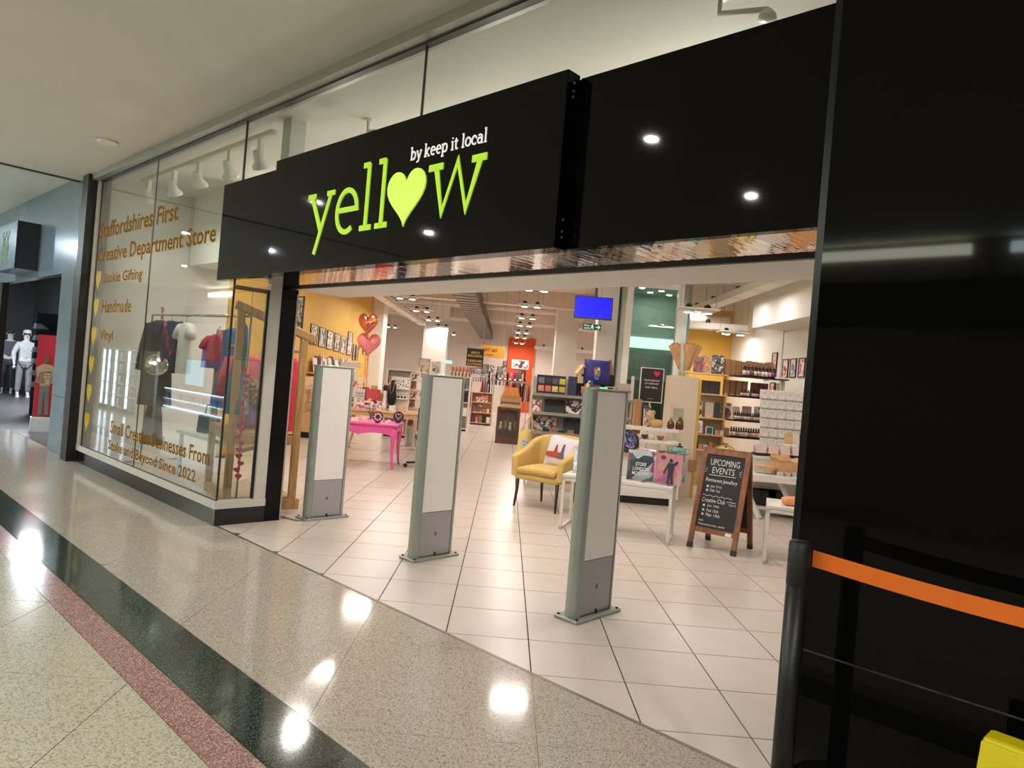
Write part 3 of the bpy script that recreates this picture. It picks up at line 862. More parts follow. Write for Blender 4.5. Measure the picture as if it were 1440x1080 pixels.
# bagged prints leaning in a clear rack
rk = thing('print_rack', 'clear acrylic rack on the white table holding bagged prints', 'rack', onA(.50, .13), A1)
for x in (.0, .30, .56):
    MB().box(x, -.05, 0, x + .035, .24, .012).build('foot', CLEARG, rk)
MB().box(-.01, -.05, .012, .60, -.044, .06).build('lip', CLEARG, rk)
PRINTS = [ART('print_grey_magenta', [(214, 208, 220), (120, 116, 132), (206, 60, 110), (80, 78, 94), (236, 232, 238)], 9, .25), ART('print_pink_sunset', [(238, 120, 176), (246, 150, 170), (250, 176, 168), (236, 96, 160)], 3.5, .25, 'noise'),
          ART('print_lilac_white', [(228, 222, 232), (196, 186, 212), (240, 238, 240), (150, 140, 170)], 10, .25), ART('print_grey_scene', [(206, 204, 212), (150, 150, 166), (96, 96, 112), (232, 230, 234)], 11, .25)]
def bagged(mat, x, y, wdt, hgt, lean, rz2, label, text=None, figure=False):
    p = onA(x, y, .588)
    t = thing('bagged_print', label, 'print', p, A1 + rz2, 'bagged prints on the white table')
    mm = Matrix.Rotation(-lean, 4, 'X')
    MB().box(0, 0, 0, wdt, .012, hgt, mm).build('print_sheet', mat, t)
    MB().box(-.006, -.004, -.002, wdt + .006, -.002, hgt + .018, mm).build('clear_bag', CLEARG, t)
    if text:
        o = txt(text, (wdt * .5, -.0055, hgt * .18), (1, 0, 0), (0, 0, 1), M('print_white_ink', (245, 244, 246), .5), t, w=wdt * .62, h=hgt * .42, align='C', bold=.01)
        o.data.transform(mm)
    if figure:
        INK = M('print_dark_ink', (42, 44, 60), .5)
        mb = MB()
        for q in ([(.45, .02), (.55, .02), (.60, .42), (.50, .42)], [(.62, .02), (.72, .02), (.66, .42), (.56, .42)], [(.48, .40), (.68, .40), (.72, .70), (.46, .70)], [(.30, .36), (.36, .32), (.50, .62), (.46, .68)], [(.68, .68), (.72, .60), (.84, .72), (.80, .80)]):
            mb.prism([(a * wdt, b * hgt) for a, b in q], -.0065, -.0055, 'y', m=mm)
        mb.prism([(wdt * (.57 + .07 * math.cos(i * .6283)), hgt * (.78 + .07 * math.sin(i * .6283))) for i in range(10)], -.0065, -.0055, 'y', m=mm)
        mb.build('printed_figure', INK, t)
        MB().prism([(wdt * (.28 + .10 * math.cos(i * .5236)), hgt * (.86 + .07 * math.sin(i * .5236))) for i in range(12)], -.0065, -.0055, 'y', m=mm).build('printed_disc', M('print_plum_ink', (120, 30, 80), .5), t)
bagged(PRINTS[2], 0.490, .17, .10, .30, .12, .95, 'white bagged print seen edge-on beside the nearest gate')
bagged(PRINTS[3], 0.520, .18, .10, .30, .12, 1.05, 'second white bagged print edge-on next to the grey lettered one')
bagged(PRINTS[0], 0.645, .12, .27, .31, .14, .12, 'grey bagged print lettered STOKE LONDON MOSCOW in white', 'STOKE\nLONDON\nMOSCOW')
bagged(PRINTS[1], 0.925, .10, .27, .31, .14, -.03, 'pink bagged print with a dark standing figure', figure=True)
for i in range(4):
    bagged(PRINTS[3 if i % 2 else 2], .985 + .03 * i, .20 + .03 * i, .20, .31, .10, .55 + .1 * i, 'bagged print %s behind the pink one, turned towards the chalkboard' % ('first second third fourth'.split()[i]))
# clear stand with card
cs = thing('card_stand', 'clear acrylic stand with a snowy print on the left end of the white table', 'card stand', onA(.05, .20), A1 + .25)
MB().box(0, 0, 0, .26, .10, .02).build('base', CLEARG, cs)
mm = Matrix.Translation((0, .03, .02)) @ Matrix.Rotation(-.16, 4, 'X')
MB().box(0, 0, 0, .26, .008, .26, mm).build('holder', CLEARG, cs)
MB().box(.01, -.004, .01, .25, -.001, .25, mm).build('print', ART('print_snow', [(226, 226, 234), (190, 196, 210), (240, 240, 244), (120, 124, 138)], 9, .3, 'noise'), cs)
# second card in front
# towel rolls
def towel(x, y, z, L_, col, label, rz=0.0):
    t = thing('towel_roll', label, 'towel', onB(x, y, z), math.radians(-20) + rz, 'towel rolls')
    mb = MB(); pts = []; rr = []
    for i in range(9):
        u = i / 8; pts.append(((u - .5) * L_, 0, .045)); rr.append(.045 * (1 - .35 * abs(2 * u - 1) ** 6))
    mb.tube(pts, rr, 14); mb.build('roll', M('towel_' + str(col), col, .9, var=.10, scale=40, bump=.6), t, smooth=True)
    for u in (-.5, .5):
        MB().lathe([(.0, .0), (.012, .002), (.024, 0), (.034, .002)], 10, m=Matrix.Translation((u * L_ * 1.0, 0, .045)) @ Matrix.Rotation(math.pi / 2 * (1 if u > 0 else -1), 4, 'Y')).build('roll_end', M('towel_pale', (244, 206, 180), .9), t)
towel(.26, .17, .545, .26, (240, 160, 116), 'orange towel roll lying at the front of the table', .12)
towel(.42, .30, .545, .24, (238, 150, 122), 'salmon towel roll behind the front orange one', .4)
towel(.47, .22, .634, .24, (240, 142, 124), 'salmon towel roll on top of the pile', .25)
towel(.50, .10, .545, .20, (70, 160, 226), 'blue towel roll beside the orange ones', .2)

# ================================================================== A-BOARD
A2 = math.atan2(6.698 - 6.993, 2.315 - 1.927)
CH = M('chalkboard', (36, 35, 40), .75, var=.08, scale=5)
BW = WOOD('aboard_wood', (104, 62, 36), (146, 94, 58), .5)
CHALK = M('chalk', (226, 222, 216), .9, var=.08, scale=60)
ab = thing('chalk_a_board', 'wooden A-board chalkboard headed UPCOMING EVENTS', 'chalkboard', (1.927, 6.993, 0), A2)
wd, H_ = .488, 1.0
lean = math.atan2(.25, .98)
MF = Matrix.Rotation(-lean, 4, 'X')                       # front leaf leans back
MR_ = Matrix.Translation((0, .50, 0)) @ Matrix.Rotation(lean, 4, 'X')
for nm, mx_, front in (('front', MF, 1), ('rear', MR_, 0)):
    y0, y1 = (-.012, .012)
    for x in (0, wd - .05):
        lg = MB().box(x, y0, .05, x + .05, y1, 1.02, mx_).build('stile', BW, ab)
        MB().box(x - .002, y0 - .002, 0, x + .052, y1 + .002, .05, mx_).build('foot_cap', BLACKM, lg)
    MB().box(.05, y0, .955, wd - .05, y1, 1.02, mx_).build('top_rail', BW, ab)
    MB().box(.05, y0, .165, wd - .05, y1, .215, mx_).build('bottom_rail', BW, ab)
    MB().box(.05, -.004, .215, wd - .05, .006, .955, mx_).build('chalk_panel', CH, ab)
MB().box(.36, -.016, .168, .42, -.012, .20, MF).build('sticker', M('sticker_white', (232, 228, 214), .6), ab)
def chalk(s, x, z, wdt, ht, bold=0.0, shear=0.0):
    o = txt(s, (x, -.0065, z), (1, 0, 0), (0, 0, 1), CHALK, ab, w=wdt, h=ht, bold=bold, shear=shear, name='chalk_writing', depth=.0)
    o.data.transform(MF)
chalk('UPCOMING', .095, .845, .295, .065, -.005)
chalk('EVENTS', .125, .765, .225, .062, -.005)
chalk('Permanent Jewellery', .075, .665, .32, .048, shear=.1)
chalk('Jan 31st', .135, .615, .115, .030); chalk('Feb 1st', .135, .577, .10, .028)
chalk('Creative Club', .070, .470, .235, .042, shear=.1); chalk('(10am', .325, .488, .085, .022); chalk('12pm)', .345, .462, .07, .022)
chalk('Jan 18th', .135, .420, .12, .028); chalk('Feb 15th', .135, .375, .12, .028); chalk('Mar 14th', .135, .330, .14, .032)
chalk('Visit', .07, .275, .05, .02); chalk('Thecreativeclub_stoke', .07, .235, .27, .024)
def chalk_line(pts, w_=.005):
    mb = MB(); stroke(mb, pts, w_, -.008, -.0065); o = mb.build('chalk_line', CHALK, ab); o.data.transform(MF)
chalk_line([(.10, .745), (.37, .748)])
chalk_line([(.07 + .3 * i / 24, .535 + .006 * math.sin(i * 1.3)) for i in range(25)], .004)
for dx, sg in ((.07, -1), (.40, 1)):
    for i in (-1, 0, 1): chalk_line([(dx, .79 + i * .012), (dx + sg * .022, .79 + i * .028)], .003)
def star(x, z, r):
    return [(x + (r if i % 2 == 0 else r * .42) * math.sin(math.pi * i / 5), z + (r if i % 2 == 0 else r * .42) * math.cos(math.pi * i / 5)) for i in range(10)]
for x, z in ((.105, .628), (.105, .588), (.10, .434), (.10, .388), (.10, .345)):
    o = MB().prism(star(x, z, .017), -.008, -.0065, 'y').build('chalk_star', CHALK, ab); o.data.transform(MF)

# ================================================================== YELLOW ARMCHAIR
MUST = M('mustard_velvet', (206, 172, 100), .8, var=.10, scale=4, bump=.05)
LEGD = WOOD('dark_leg_wood', (40, 24, 18), (62, 38, 28), .4)
AC = math.atan2(-.35, .5)
ch = thing('tub_armchair', 'mustard yellow upholstered tub armchair with dark tapered legs', 'armchair', (.60, 8.53, 0), AC)
for x, y, fx, fy in ((-.28, -.25, -.01, -.02), (.28, -.25, .01, -.02), (-.23, .24, -.02, .05), (.23, .24, .02, .05)):
    MB().tube([(x + fx, y + fy, 0), (x, y, .20), (x, y, .36)], [.013, .019, .025], 8).build('leg', LEGD, ch, smooth=True)
MB().box(-.31, -.29, .33, .31, .27, .41).build('seat_base', MUST, ch, bevel=.03, seg=3)
mb = MB()
mb.sheet(lambda u, v: ((u - .5) * .52, -.31 + .52 * v, .44 + .045 * (1 - abs(2 * u - 1) ** 3) * (1 - abs(2 * v - 1) ** 3)), 14, 14)
mb.build('seat_cushion', MUST, ch, smooth=True, solid=.07, bevel=0)
def shell(u, v):
    # U-shaped wrap: from front of the left arm, round the back, to the front of the right arm
    a = (u - .5) * 2
    if abs(a) > .45:
        k = (abs(a) - .45) / .55
        x = math.copysign(.315, a); y = .10 - k * .40
        top = .80 - .16 * (k ** .55) - .03 * k
    else:
        th = a / .45 * math.pi / 2
        x = .315 * math.sin(th) ; x = math.copysign(abs(x) ** .8 * .315 ** .2, x)
        y = .10 + .21 * math.cos(th) ** .7
        top = .80 + .075 * math.cos(th) ** .6
    z = .36 + (top - .36) * v
    fl = .03 * v
    return (x * (1 + fl * 1.4), y + fl * (1.6 if abs(a) < .45 else 0), z)
mb = MB(); mb.sheet(shell, 44, 8)
mb.build('back_and_arms', MUST, ch, smooth=True, solid=.085, bevel=0, sub=1)
cu = thing('printed_cushion', 'white cushion printed with red brick kilns, propped on the yellow armchair', 'cushion', (.70, 8.50, .50), AC + .15)
def pillow(u, v, w_, h_, d_, sg):
    e = (1 - abs(2 * u - 1) ** 2.6) * (1 - abs(2 * v - 1) ** 2.6)
    k = 1 - .07 * (abs(2 * u - 1) * (1 - abs(2 * v - 1)) + abs(2 * v - 1) * (1 - abs(2 * u - 1))) * 0
    return ((u - .5) * w_, sg * d_ * e ** .6, v * h_)
def pillow_obj(parent, name, mat, w_, h_, d_, mx_):
    mb = MB()
    mb.sheet(lambda u, v: mx_ @ Vector(pillow(u, v, w_, h_, d_, -1)), 14, 14); mb.sheet(lambda u, v: mx_ @ Vector(pillow(u, v, w_, h_, d_, 1)), 14, 14)
    return mb.build(name, mat, parent, smooth=True)
mmc = Matrix.Rotation(-.30, 4, 'X') @ Matrix.Rotation(.10, 4, 'Y')
pillow_obj(cu, 'cover', M('cushion_lilac_white', (214, 206, 212), .85, var=.05, scale=3), .40, .38, .07, mmc)
KILN = M('kiln_red_print', (160, 62, 48), .8); KILD = M('kiln_grey_print', (84, 84, 96), .8); SNOWP = M('snow_white_print', (240, 238, 240), .8)
def decal(pts, mat, parent, mx_, y=-.062, name='printed_motif'):
    o = MB().prism(pts, y - .010, y + .01, 'y').build(name, mat, parent); o.data.transform(mx_); return o
decal([(-.17, .10), (.02, .10), (.02, .17), (-.03, .17), (-.05, .26), (-.065, .26), (-.08, .17), (-.17, .155)], KILN, cu, mmc)
decal([(-.01, .10), (.07, .10), (.05, .19), (.045, .28), (.025, .28), (.015, .19)], KILD, cu, mmc, -.066)

# tote bag hanging from a hook on the left end of the gondola
hk = W(748, 581, 10.28)
tg = thing('tote_bag', 'pale yellow tote bag printed with a white dog face, hanging behind the armchair', 'bag', hk, .15)
BAGY = M('tote_yellow', (232, 206, 122), .85, var=.06, scale=5); STRAP = M('tote_strap', (226, 196, 150), .85)
mb = MB()
def bagf(u, v, sg):
    wdt = .19 + .03 * (1 - v); e = (1 - abs(2 * u - 1) ** 3) * (.35 + .65 * (1 - v))
    return ((u - .5) * wdt - .055 - .03 * (1 - v), sg * .035 * e + .01 * math.sin(9 * u) * v, -.60 + .36 * v)
mb.sheet(lambda u, v: bagf(u, v, -1), 10, 8); mb.sheet(lambda u, v: bagf(u, v, 1), 10, 8)
mb.build('bag_body', BAGY, tg, smooth=True)
for dy in (-.012, .012):
    MB().tube([(-.125, dy, -.25), (-.06, dy, -.10), (-.005, dy, 0), (.005, dy, -.02), (.03, dy, -.25)], .010, 6).build('handle', STRAP, tg, smooth=True)
DOG = M('dog_print_grey', (206, 200, 208), .85)
MB().prism([(-.075 + .062 * math.cos(i * .4488), -.45 + .075 * math.sin(i * .4488)) for i in range(14)], -.048, -.030, 'y').build('dog_print', DOG, tg)
for x, z in ((-.10, -.42), (-.05, -.43), (-.085, -.465)):
    MB().prism([(x + .011 * math.cos(i * .785), z + .011 * math.sin(i * .785)) for i in range(8)], -.050, -.047, 'y').build('dog_feature', M('dog_print_black', (30, 28, 30), .8), tg)

# ================================================================== GENERIC SHOP GOODS
ART_SET = [ART('art_a', [(214, 206, 194), (92, 84, 80), (168, 96, 86), (232, 226, 214)], 14), ART('art_b', [(222, 214, 204), (206, 110, 120), (240, 232, 224), (120, 110, 106)], 12),
           ART('art_c', [(74, 130, 170), (206, 210, 206), (226, 170, 80), (60, 70, 90)], 11), ART('art_d', [(48, 44, 44), (116, 106, 98), (196, 186, 172), (30, 28, 28)], 13, .5, 'noise'),
           ART('art_e', [(236, 230, 222), (196, 184, 176), (90, 86, 92), (236, 228, 222)], 16), ART('art_f', [(226, 190, 178), (240, 220, 210), (190, 120, 110), (236, 226, 216)], 9, .5, 'noise')]
FRBLACK = M('frame_black', (32, 27, 25), .45); FROAK = WOOD('frame_oak', (166, 120, 76), (196, 150, 104), .5)
MOUNT = M('mount_white', (232, 226, 218), .7); KRAFT = M('kraft_card', (150, 108, 74), .85, var=.08, scale=10); BLACKP = M('black_card', (34, 32, 34), .6)
SLAT = M('slatwall_grey', (204, 194, 182), .6)
def picture(loc, rz, wdt, hgt, frame, art, label, group=None, mount=.02, name='framed_print', fw=.018, depth=.022):
    """picture whose back is on y=0 facing -y, centred on x, bottom at z=0"""
    t = thing(name, label, 'picture', loc, rz, group)
    f = MB()
    f.box(-wdt / 2, -depth, 0, -wdt / 2 + fw, 0, hgt); f.box(wdt / 2 - fw, -depth, 0, wdt / 2, 0, hgt)
    f.box(-wdt / 2 + fw, -depth, 0, wdt / 2 - fw, 0, fw); f.box(-wdt / 2 + fw, -depth, hgt - fw, wdt / 2 - fw, 0, hgt)
    f.build('frame', frame, t)
    a = fw + mount
    if mount: MB().box(-wdt / 2 + fw, -depth * .5, fw, wdt / 2 - fw, -.002, hgt - fw).build('mount', MOUNT, t)
    MB().box(-wdt / 2 + a, -depth * .62, a, wdt / 2 - a, -depth * .5, hgt - a).build('print', art, t)
    return t
def slab_item(name, label, cat, loc, rz, wdt, hgt, dep, mat, lean=0.0, group=None, front=None):
    """flat standing item (card, canvas, book, record): bottom centre at loc, facing -y, leaning back"""
    mx_ = Matrix.Rotation(-lean, 4, 'X')
    if front is None:
        o = MB().box(-wdt / 2, 0, 0, wdt / 2, dep, hgt, mx_).build(name, mat)
        tag(o, label, cat, group); o.location = loc; o.rotation_euler = (0, 0, rz); return o
    t = thing(name, label, cat, loc, rz, group)
    MB().box(-wdt / 2, 0, 0, wdt / 2, dep, hgt, mx_).build('body', mat, t)
    MB().box(-wdt / 2 + .006, -.002, .006, wdt / 2 - .006, -.0002, hgt - .006, mx_).build('printed_face', front, t)
    return t
def bottle_me(h, r, neck, capm, bodym, labm):
    t = bpy.data.objects.new('bottle', None); COL.objects.link(t)
    MB().lathe([(r * .9, 0), (r, h * .04), (r, h * .58), (r * .45, h * .70), (r * neck, h * .72)], 10).build('glass_body', bodym, t, smooth=True)
    MB().lathe([(r * neck * 1.35, h * .70), (r * neck * 1.35, h * .84), (r * neck * .8, h * .87), (r * neck * .6, h), (0, h)], 10).build('dropper_cap', capm, t, smooth=True)
    MB().lathe([(r * 1.015, h * .10), (r * 1.015, h * .5)], 10).build('paper_label', labm, t, smooth=True)
    return t
def garment(label, loc, rz, prof, mat, cat='garment', name='hanging_garment', ripple=.012, folds=5, hanger=True, group=None, sleeves=None, extra=None, hook=.1):
    """closed loft hanging from z=0 downwards; prof = [(z, half width, half depth)]"""
    t = thing(name, label, cat, loc, rz, group)
    seg = 28; mb = MB(); vs = []; ph = random.random() * 6
    for k, (z, a, b) in enumerate(prof):
        kk = k / (len(prof) - 1)
        for i in range(seg):
            th = 2 * math.pi * i / seg
            rp_ = 1 + (ripple / max(b, .02)) * kk * math.sin(folds * th * 2 + ph)
            vs.append((a * math.cos(th), b * math.sin(th) * rp_, z))
    fs = [(k * seg + i, k * seg + (i + 1) % seg, (k + 1) * seg + (i + 1) % seg, (k + 1) * seg + i) for k in range(len(prof) - 1) for i in range(seg)]
    fs.append(tuple(range(seg))); mb.add(vs, fs); mb.build('cloth', mat, t, smooth=True)
    if sleeves:
        ln, dx, r0, r1 = sleeves; a0 = prof[1][1]
        for sg in (-1, 1):
            MB().tube([(sg * (a0 - .03), 0, prof[1][0] - .02), (sg * (a0 + dx * .5), -.01, prof[1][0] - ln * .5), (sg * (a0 + dx), -.02, prof[1][0] - ln)], [r0, (r0 + r1) / 2, r1], 10).build('sleeve', mat, t, smooth=True)
    if hanger:
        MB().tube([(0, 0, -.03), (0, 0, hook - .04), (.02, 0, hook - .01), (.035, 0, hook - .03)], .004, 5).build('hanger_hook', GREYMET, t)
    return t
DRESS = [(0, .05, .03), (-.04, .17, .05), (-.25, .17, .07), (-.42, .15, .07), (-.7, .22, .10), (-1.0, .27, .13), (-1.15, .28, .14)]
TEE = [(0, .06, .03), (-.03, .19, .05), (-.2, .19, .06), (-.45, .2, .06), (-.6, .2, .06)]
COAT = [(0, .06, .04), (-.04, .20, .07), (-.3, .21, .09), (-.6, .23, .11), (-1.0, .26, .13), (-1.1, .27, .13)]
SKIRT = [(0, .13, .06), (-.05, .14, .07), (-.3, .19, .1), (-.6, .25, .13), (-.75, .27, .14)]
def fab(name, col, rough=.85, **k): return M(name, col, rough, var=.12, scale=7, **k)

# ================================================================== WINDOW DISPLAY
TRK = thing('track_light', 'white ceiling track with spotlights just inside the window', 'track light', F(0, 0, 0), FA)
MB().box(-9.6, 3.07, 3.60, -6.2, 3.13, 3.65).build('track', WHITEMET, TRK)
for i, s in enumerate((-9.35, -8.55, -7.85, -7.1, -6.45)):
    hd = MB().lathe([(.03, .10), (.045, .09), (.05, 0), (.085, -.05), (.085, -.075)], 16, m=Matrix.Translation((s, 3.10, 3.40)) @ Matrix.Rotation(.5, 4, 'X') @ Matrix.Rotation(.25, 4, 'Y')).build('spot_head', WHITEMET, TRK, smooth=True)
    MB().box(s - .035, 3.08, 3.46, s + .035, 3.12, 3.61).build('arm', WHITEMET, TRK)
    MB().lathe([(0, -.070), (.078, -.070), (.078, -.066)], 14, m=Matrix.Translation((s, 3.10, 3.40)) @ Matrix.Rotation(.5, 4, 'X') @ Matrix.Rotation(.25, 4, 'Y')).build('lens', GLOW, TRK)
    lamp('lamp', 'SPOT', (s, 3.14, 3.32), 40, (1, .95, .9), .06, rot=(.5, .2, 0), parent=TRK, angle=2.0)
# unseen globes added behind the fascia to brighten the shop front
GLB = EMIT('fill_globe_glow', (255, 240, 220), 5)
for i, (s, n) in enumerate(((-2.6, 4.9), (-5.0, 4.9), (-7.9, 4.9))):
    t = thing('fill_globe', 'added fill globe under the front ceiling, unseen behind the fascia, %s from the hoarding' % ('first', 'second', 'third')[i], 'lamp', F(s, n, 3.45), 0, 'added front fill globes')
    MB().lathe([(.04, .27), (.04, .15), (.05, .12)], 12).build('stem', WHITEMET, t)
    lamp('lamp', 'POINT', (0, 0, -.2), 90, (1, .94, .88), .12, parent=t)
    MB().lathe([(0, -.12), (.07, -.10), (.12, 0), (.09, .08), (.04, .12)], 18).build('globe', GLB, t, smooth=True)
# sprinkler arms and duct seen through the upper panes
def sprinkler(p, label):
    t = thing('sprinkler_pipe', label, 'sprinkler', p, FA)
    MB().tube([(0, 0, 0), (0, 0, -.10), (.28, 0, -.16)], .016, 8).build('pipe_arm', PIPEM, t, smooth=True)
    MB().lathe([(.02, 0), (.045, -.03), (.05, -.05), (.015, -.06)], 12, c=(.28, 0, -.16)).build('rose', WHITEMET, t, smooth=True)
    MB().lathe([(.05, 0), (.05, -.012), (.02, -.02)], 14).build('ceiling_plate', WHITEMET, t)
sprinkler(F(-5.35, 3.55, 3.72), 'sprinkler arm under the ceiling left of the lit sign')
sprinkler(F(-1.95, 3.5, 3.72), 'sprinkler arm under the ceiling above the right fascia')
sprinkler(F(-7.9, 4.3, 3.72), 'sprinkler arm under the ceiling inside the display window')
t = thing('vent_duct', 'fat cream duct elbow seen through the display window', 'duct', F(-8.6, 5.2, 3.15), FA)
MB().tube([(-.5, .2, 0), (.1, .1, 0), (.5, 0, 0), (1.6, -.3, .0)], [.11, .11, .13, .13], 14).build('duct_run', PIPEM, t, smooth=True)
MB().tube([(1.2, -.19, .1), (1.2, -.19, .57)], .008, 6).build('hanger_rod', GREYMET, t)
# white bulkhead in the window
struct(fr(bx('trim_12', WHITE, None, -10.2, 4.0, 2.75, -8.6, 4.6, 3.72)), 'white boxed bulkhead inside the display window')

# pine clothes frame: posts, sloping top beam, rails
P1, P2 = Vector((-2.66, 6.90, 0)), Vector((-2.12, 7.23, 0))
az = math.atan2(P2.y - P1.y, P2.x - P1.x); LL = (P2 - P1).length
pf = thing('pine_clothes_frame', 'rustic pine clothes frame with a sloping top beam behind the black shutter post', 'clothes frame', P1, az)
def pst(x, y, h): return MB().box(x - .035, y - .035, 0, x + .035, y + .035, h).build('post', PINE, pf, bevel=.004)
pst(0, 0, 1.98); pst(LL, 0, 1.78)
MB().bar((-.06, 0, 2.03), (LL + .12, 0, 1.75), .085, .085).build('top_beam', PINE, pf, bevel=.01)
MB().bar((.03, 0, .70), (LL - .03, 0, .70), .05, .09).build('rail', PINE, pf)
MB().bar((.03, 0, .10), (LL + .02, 0, .10), .06, .05).build('rail', PINE, pf)
MB().box(LL - .10, -.05, 0, LL + .07, .05, .10).build('foot_block', PINE, pf, bevel=.004)
for x in (0, LL):
    MB().box(x - .035, .035, .66, x + .035, 1.1, .74).build('rail', PINE, pf)
    MB().box(x - .035, .035, .03, x + .035, 1.1, .10).build('rail', PINE, pf)
    MB().box(x - .035, 1.1, 0, x + .035, 1.17, 1.80).build('post', PINE, pf)
MB().box(-.03, .03, .74, LL + .03, 1.12, .765).build('shelf_board', WOOD('pine_shelf', (170, 128, 84), (198, 158, 112), .5, axis='X'), pf)
MB().tube([(0, .05, 1.62), (0, 1.12, 1.62)], .013, 8).build('hanging_rod', GREYMET, pf)
MB().tube([(LL, .05, 1.62), (LL, 1.12, 1.62)], .013, 8).build('hanging_rod', GREYMET, pf)
def onP(x, y, z): return P1 + Vector((x * math.cos(az) - y * math.sin(az), x * math.sin(az) + y * math.cos(az), z))
HPINK = fab('hot_pink_cloth', (206, 32, 92), .7); ROSE = fab('rose_cloth', (208, 86, 104)); LEO = ART('leopard_print', [(120, 92, 62), (40, 32, 26), (170, 140, 100), (60, 46, 36)], 40, .8)
PURP = fab('purple_satin', (128, 92, 160), .4); TEAL = fab('teal_blue_cloth', (62, 104, 128)); NAVY = fab('navy_cloth', (40, 44, 84)); CHAR = fab('charcoal_cloth', (38, 34, 40)); WHT = fab('white_jersey', (230, 222, 222)); RED = fab('red_cloth', (190, 30, 50))
garment('rose pink jacket hanging above the leopard print skirt', onP(.18, .55, 1.54), az + .1, TEE, ROSE, sleeves=(.45, .06, .055, .045))
garment('leopard print skirt on the pine frame', onP(.26, .42, 1.30), az, [(0, .10, .05), (-.05, .11, .06), (-.22, .17, .08), (-.26, .17, .08)], LEO, hanger=False, name='skirt')
garment('purple satin dress below the leopard print', onP(.24, .50, 1.16), az, [(0, .10, .05), (-.1, .13, .07), (-.35, .16, .09)], PURP, hanger=False, name='satin_dress')
garment('hot pink satin gown reaching the pine shelf', onP(.33, .62, 1.50), az, [(0, .05, .03), (-.05, .12, .06), (-.3, .12, .07), (-.5, .2, .12), (-.72, .27, .16)], HPINK, name='pink_gown', ripple=.03)
garment('red dress beside the far pine post', onP(LL + .02, .45, 1.55), az + 1.2, [(0, .04, .03), (-.05, .13, .05), (-.4, .12, .06), (-.85, .17, .09)], RED)
# clothes hung inside the window on a ceiling-hung rail
rl = thing('clothes_rail', 'chrome clothes rail standing behind the display window', 'clothes rail', F(0, 0, 0), FA)
CHROME = M('chrome', (200, 200, 200), .15, 1.0)
MB().tube([(-9.9, 3.46, 1.98), (-6.60, 3.22, 1.92)], .014, 8).build('rod', CHROME, rl, smooth=True)
for s, n, z in ((-9.9, 3.46, 1.98), (-6.60, 3.22, 1.92)):
    MB().tube([(s, n, .03), (s, n, z)], .013, 8).build('upright', CHROME, rl)
    MB().tube([(s, n - .25, .02), (s, n + .25, .02)], .014, 8).build('foot', CHROME, rl)
def rw(k, dz=-.07, dn=0):
    return F(-9.9 + 3.3 * k, 3.46 - .24 * k + dn, 1.98 - .06 * k + dz)
garment('long charcoal coat with embroidered front hanging in the window', rw(.115), FA + .35, COAT, CHAR, name='long_coat', sleeves=(.62, .10, .07, .05))
garment('charcoal lace skirt below the long coat', rw(.12, -1.12), FA + .3, [(0, .10, .06), (-.2, .13, .08), (-.5, .17, .1), (-.55, .17, .1)], fab('plum_black_lace', (52, 34, 48)), hanger=False, name='lace_skirt')
garment('navy T-shirt hanging under the pink heart garland', rw(.255), FA + .2, TEE, NAVY, name='navy_tee', sleeves=(.2, .09, .07, .07))
garment('white T-shirt with pink marks hanging in the window', rw(.42, -.09), FA - .1, TEE, WHT, name='white_tee', sleeves=(.15, .07, .06, .062))
garment('white baby vest hanging behind the white T-shirt', rw(.52, -.22, .25), FA, [(0, .05, .03), (-.03, .13, .04), (-.2, .13, .05), (-.34, .12, .05)], fab('pale_pink_jersey', (226, 196, 204)), name='baby_vest')
garment('lilac top hanging near the window corner', rw(.62, -.28, .1), FA + .3, [(0, .05, .03), (-.03, .15, .05), (-.3, .16, .06)], fab('lilac_cloth', (140, 104, 176)), name='lilac_top')
garment('long teal and grey dress against the corner glass', rw(.94, -.06), math.radians(118), [(z * .8, a * .62, b * .8) for z, a, b in DRESS], TEAL, name='teal_dress', sleeves=(.42, .03, .045, .04))
garment('small red and white top hanging beside the lilac one', rw(.70, -.20, .05), FA + .4, [(0, .05, .03), (-.03, .13, .05), (-.3, .14, .06)], fab('rose_red_jersey', (196, 70, 96)), name='small_top', sleeves=(.14, .05, .05, .05))
garment('blue denim dress hanging between the small top and the corner', rw(.80, -.12, .1), FA + .6, [(z * .75, a * .75, b * .7) for z, a, b in DRESS], fab('denim_blue', (70, 104, 160)), name='denim_dress')
# hearts garland and disco ball
gd = thing('heart_garland', 'string of small red felt hearts hanging at the window corner', 'garland', F(-6.20, 3.02, 1.42), FA)
MB().tube([(0, 0, .7), (0, 0, -1.10)], .002, 5).build('string', M('twine', (120, 80, 60), .9), gd)
FELT = M('red_felt', (176, 34, 52), .95, var=.1, scale=30)
for i in range(17):
    z = -.05 - i * .062; a = random.uniform(-.6, .6)
    hp = [(x, q) for x, q in heart_outline(.062, .06, 14)]
    MB().prism(hp, -.006, .006, 'y', m=Matrix.Translation((random.uniform(-.012, .012), 0, z)) @ Matrix.Rotation(a * .5 + 1.0, 4, 'Z') @ Matrix.Rotation(a, 4, 'Y')).build('felt_heart', FELT, gd)
gd2 = thing('heart_bunting', 'pink and red paper hearts strung in front of the navy T-shirt', 'garland', rw(.25, -.02, -.16), FA)
for i in range(7):
    x, z = .10 + .055 * i, .02 - .085 * i
    MB().prism(heart_outline(.09, .085, 14), -.003, .003, 'y', m=Matrix.Translation((x, 0, z)) @ Matrix.Rotation(.5 * ((-1) ** i), 4, 'Y')).build('paper_heart', FELT if i > 2 else M('pink_paper', (226, 120, 150), .8), gd2)
MB().tube([(.05, 0, .10), (.28, 0, -.18), (.48, 0, -.5)], .002, 5).build('string', MATS['twine'], gd2)
db = thing('disco_ball', 'mirrored disco ball hanging in the window', 'disco ball', rw(.34, -.62, -.22), FA)
mb = MB()
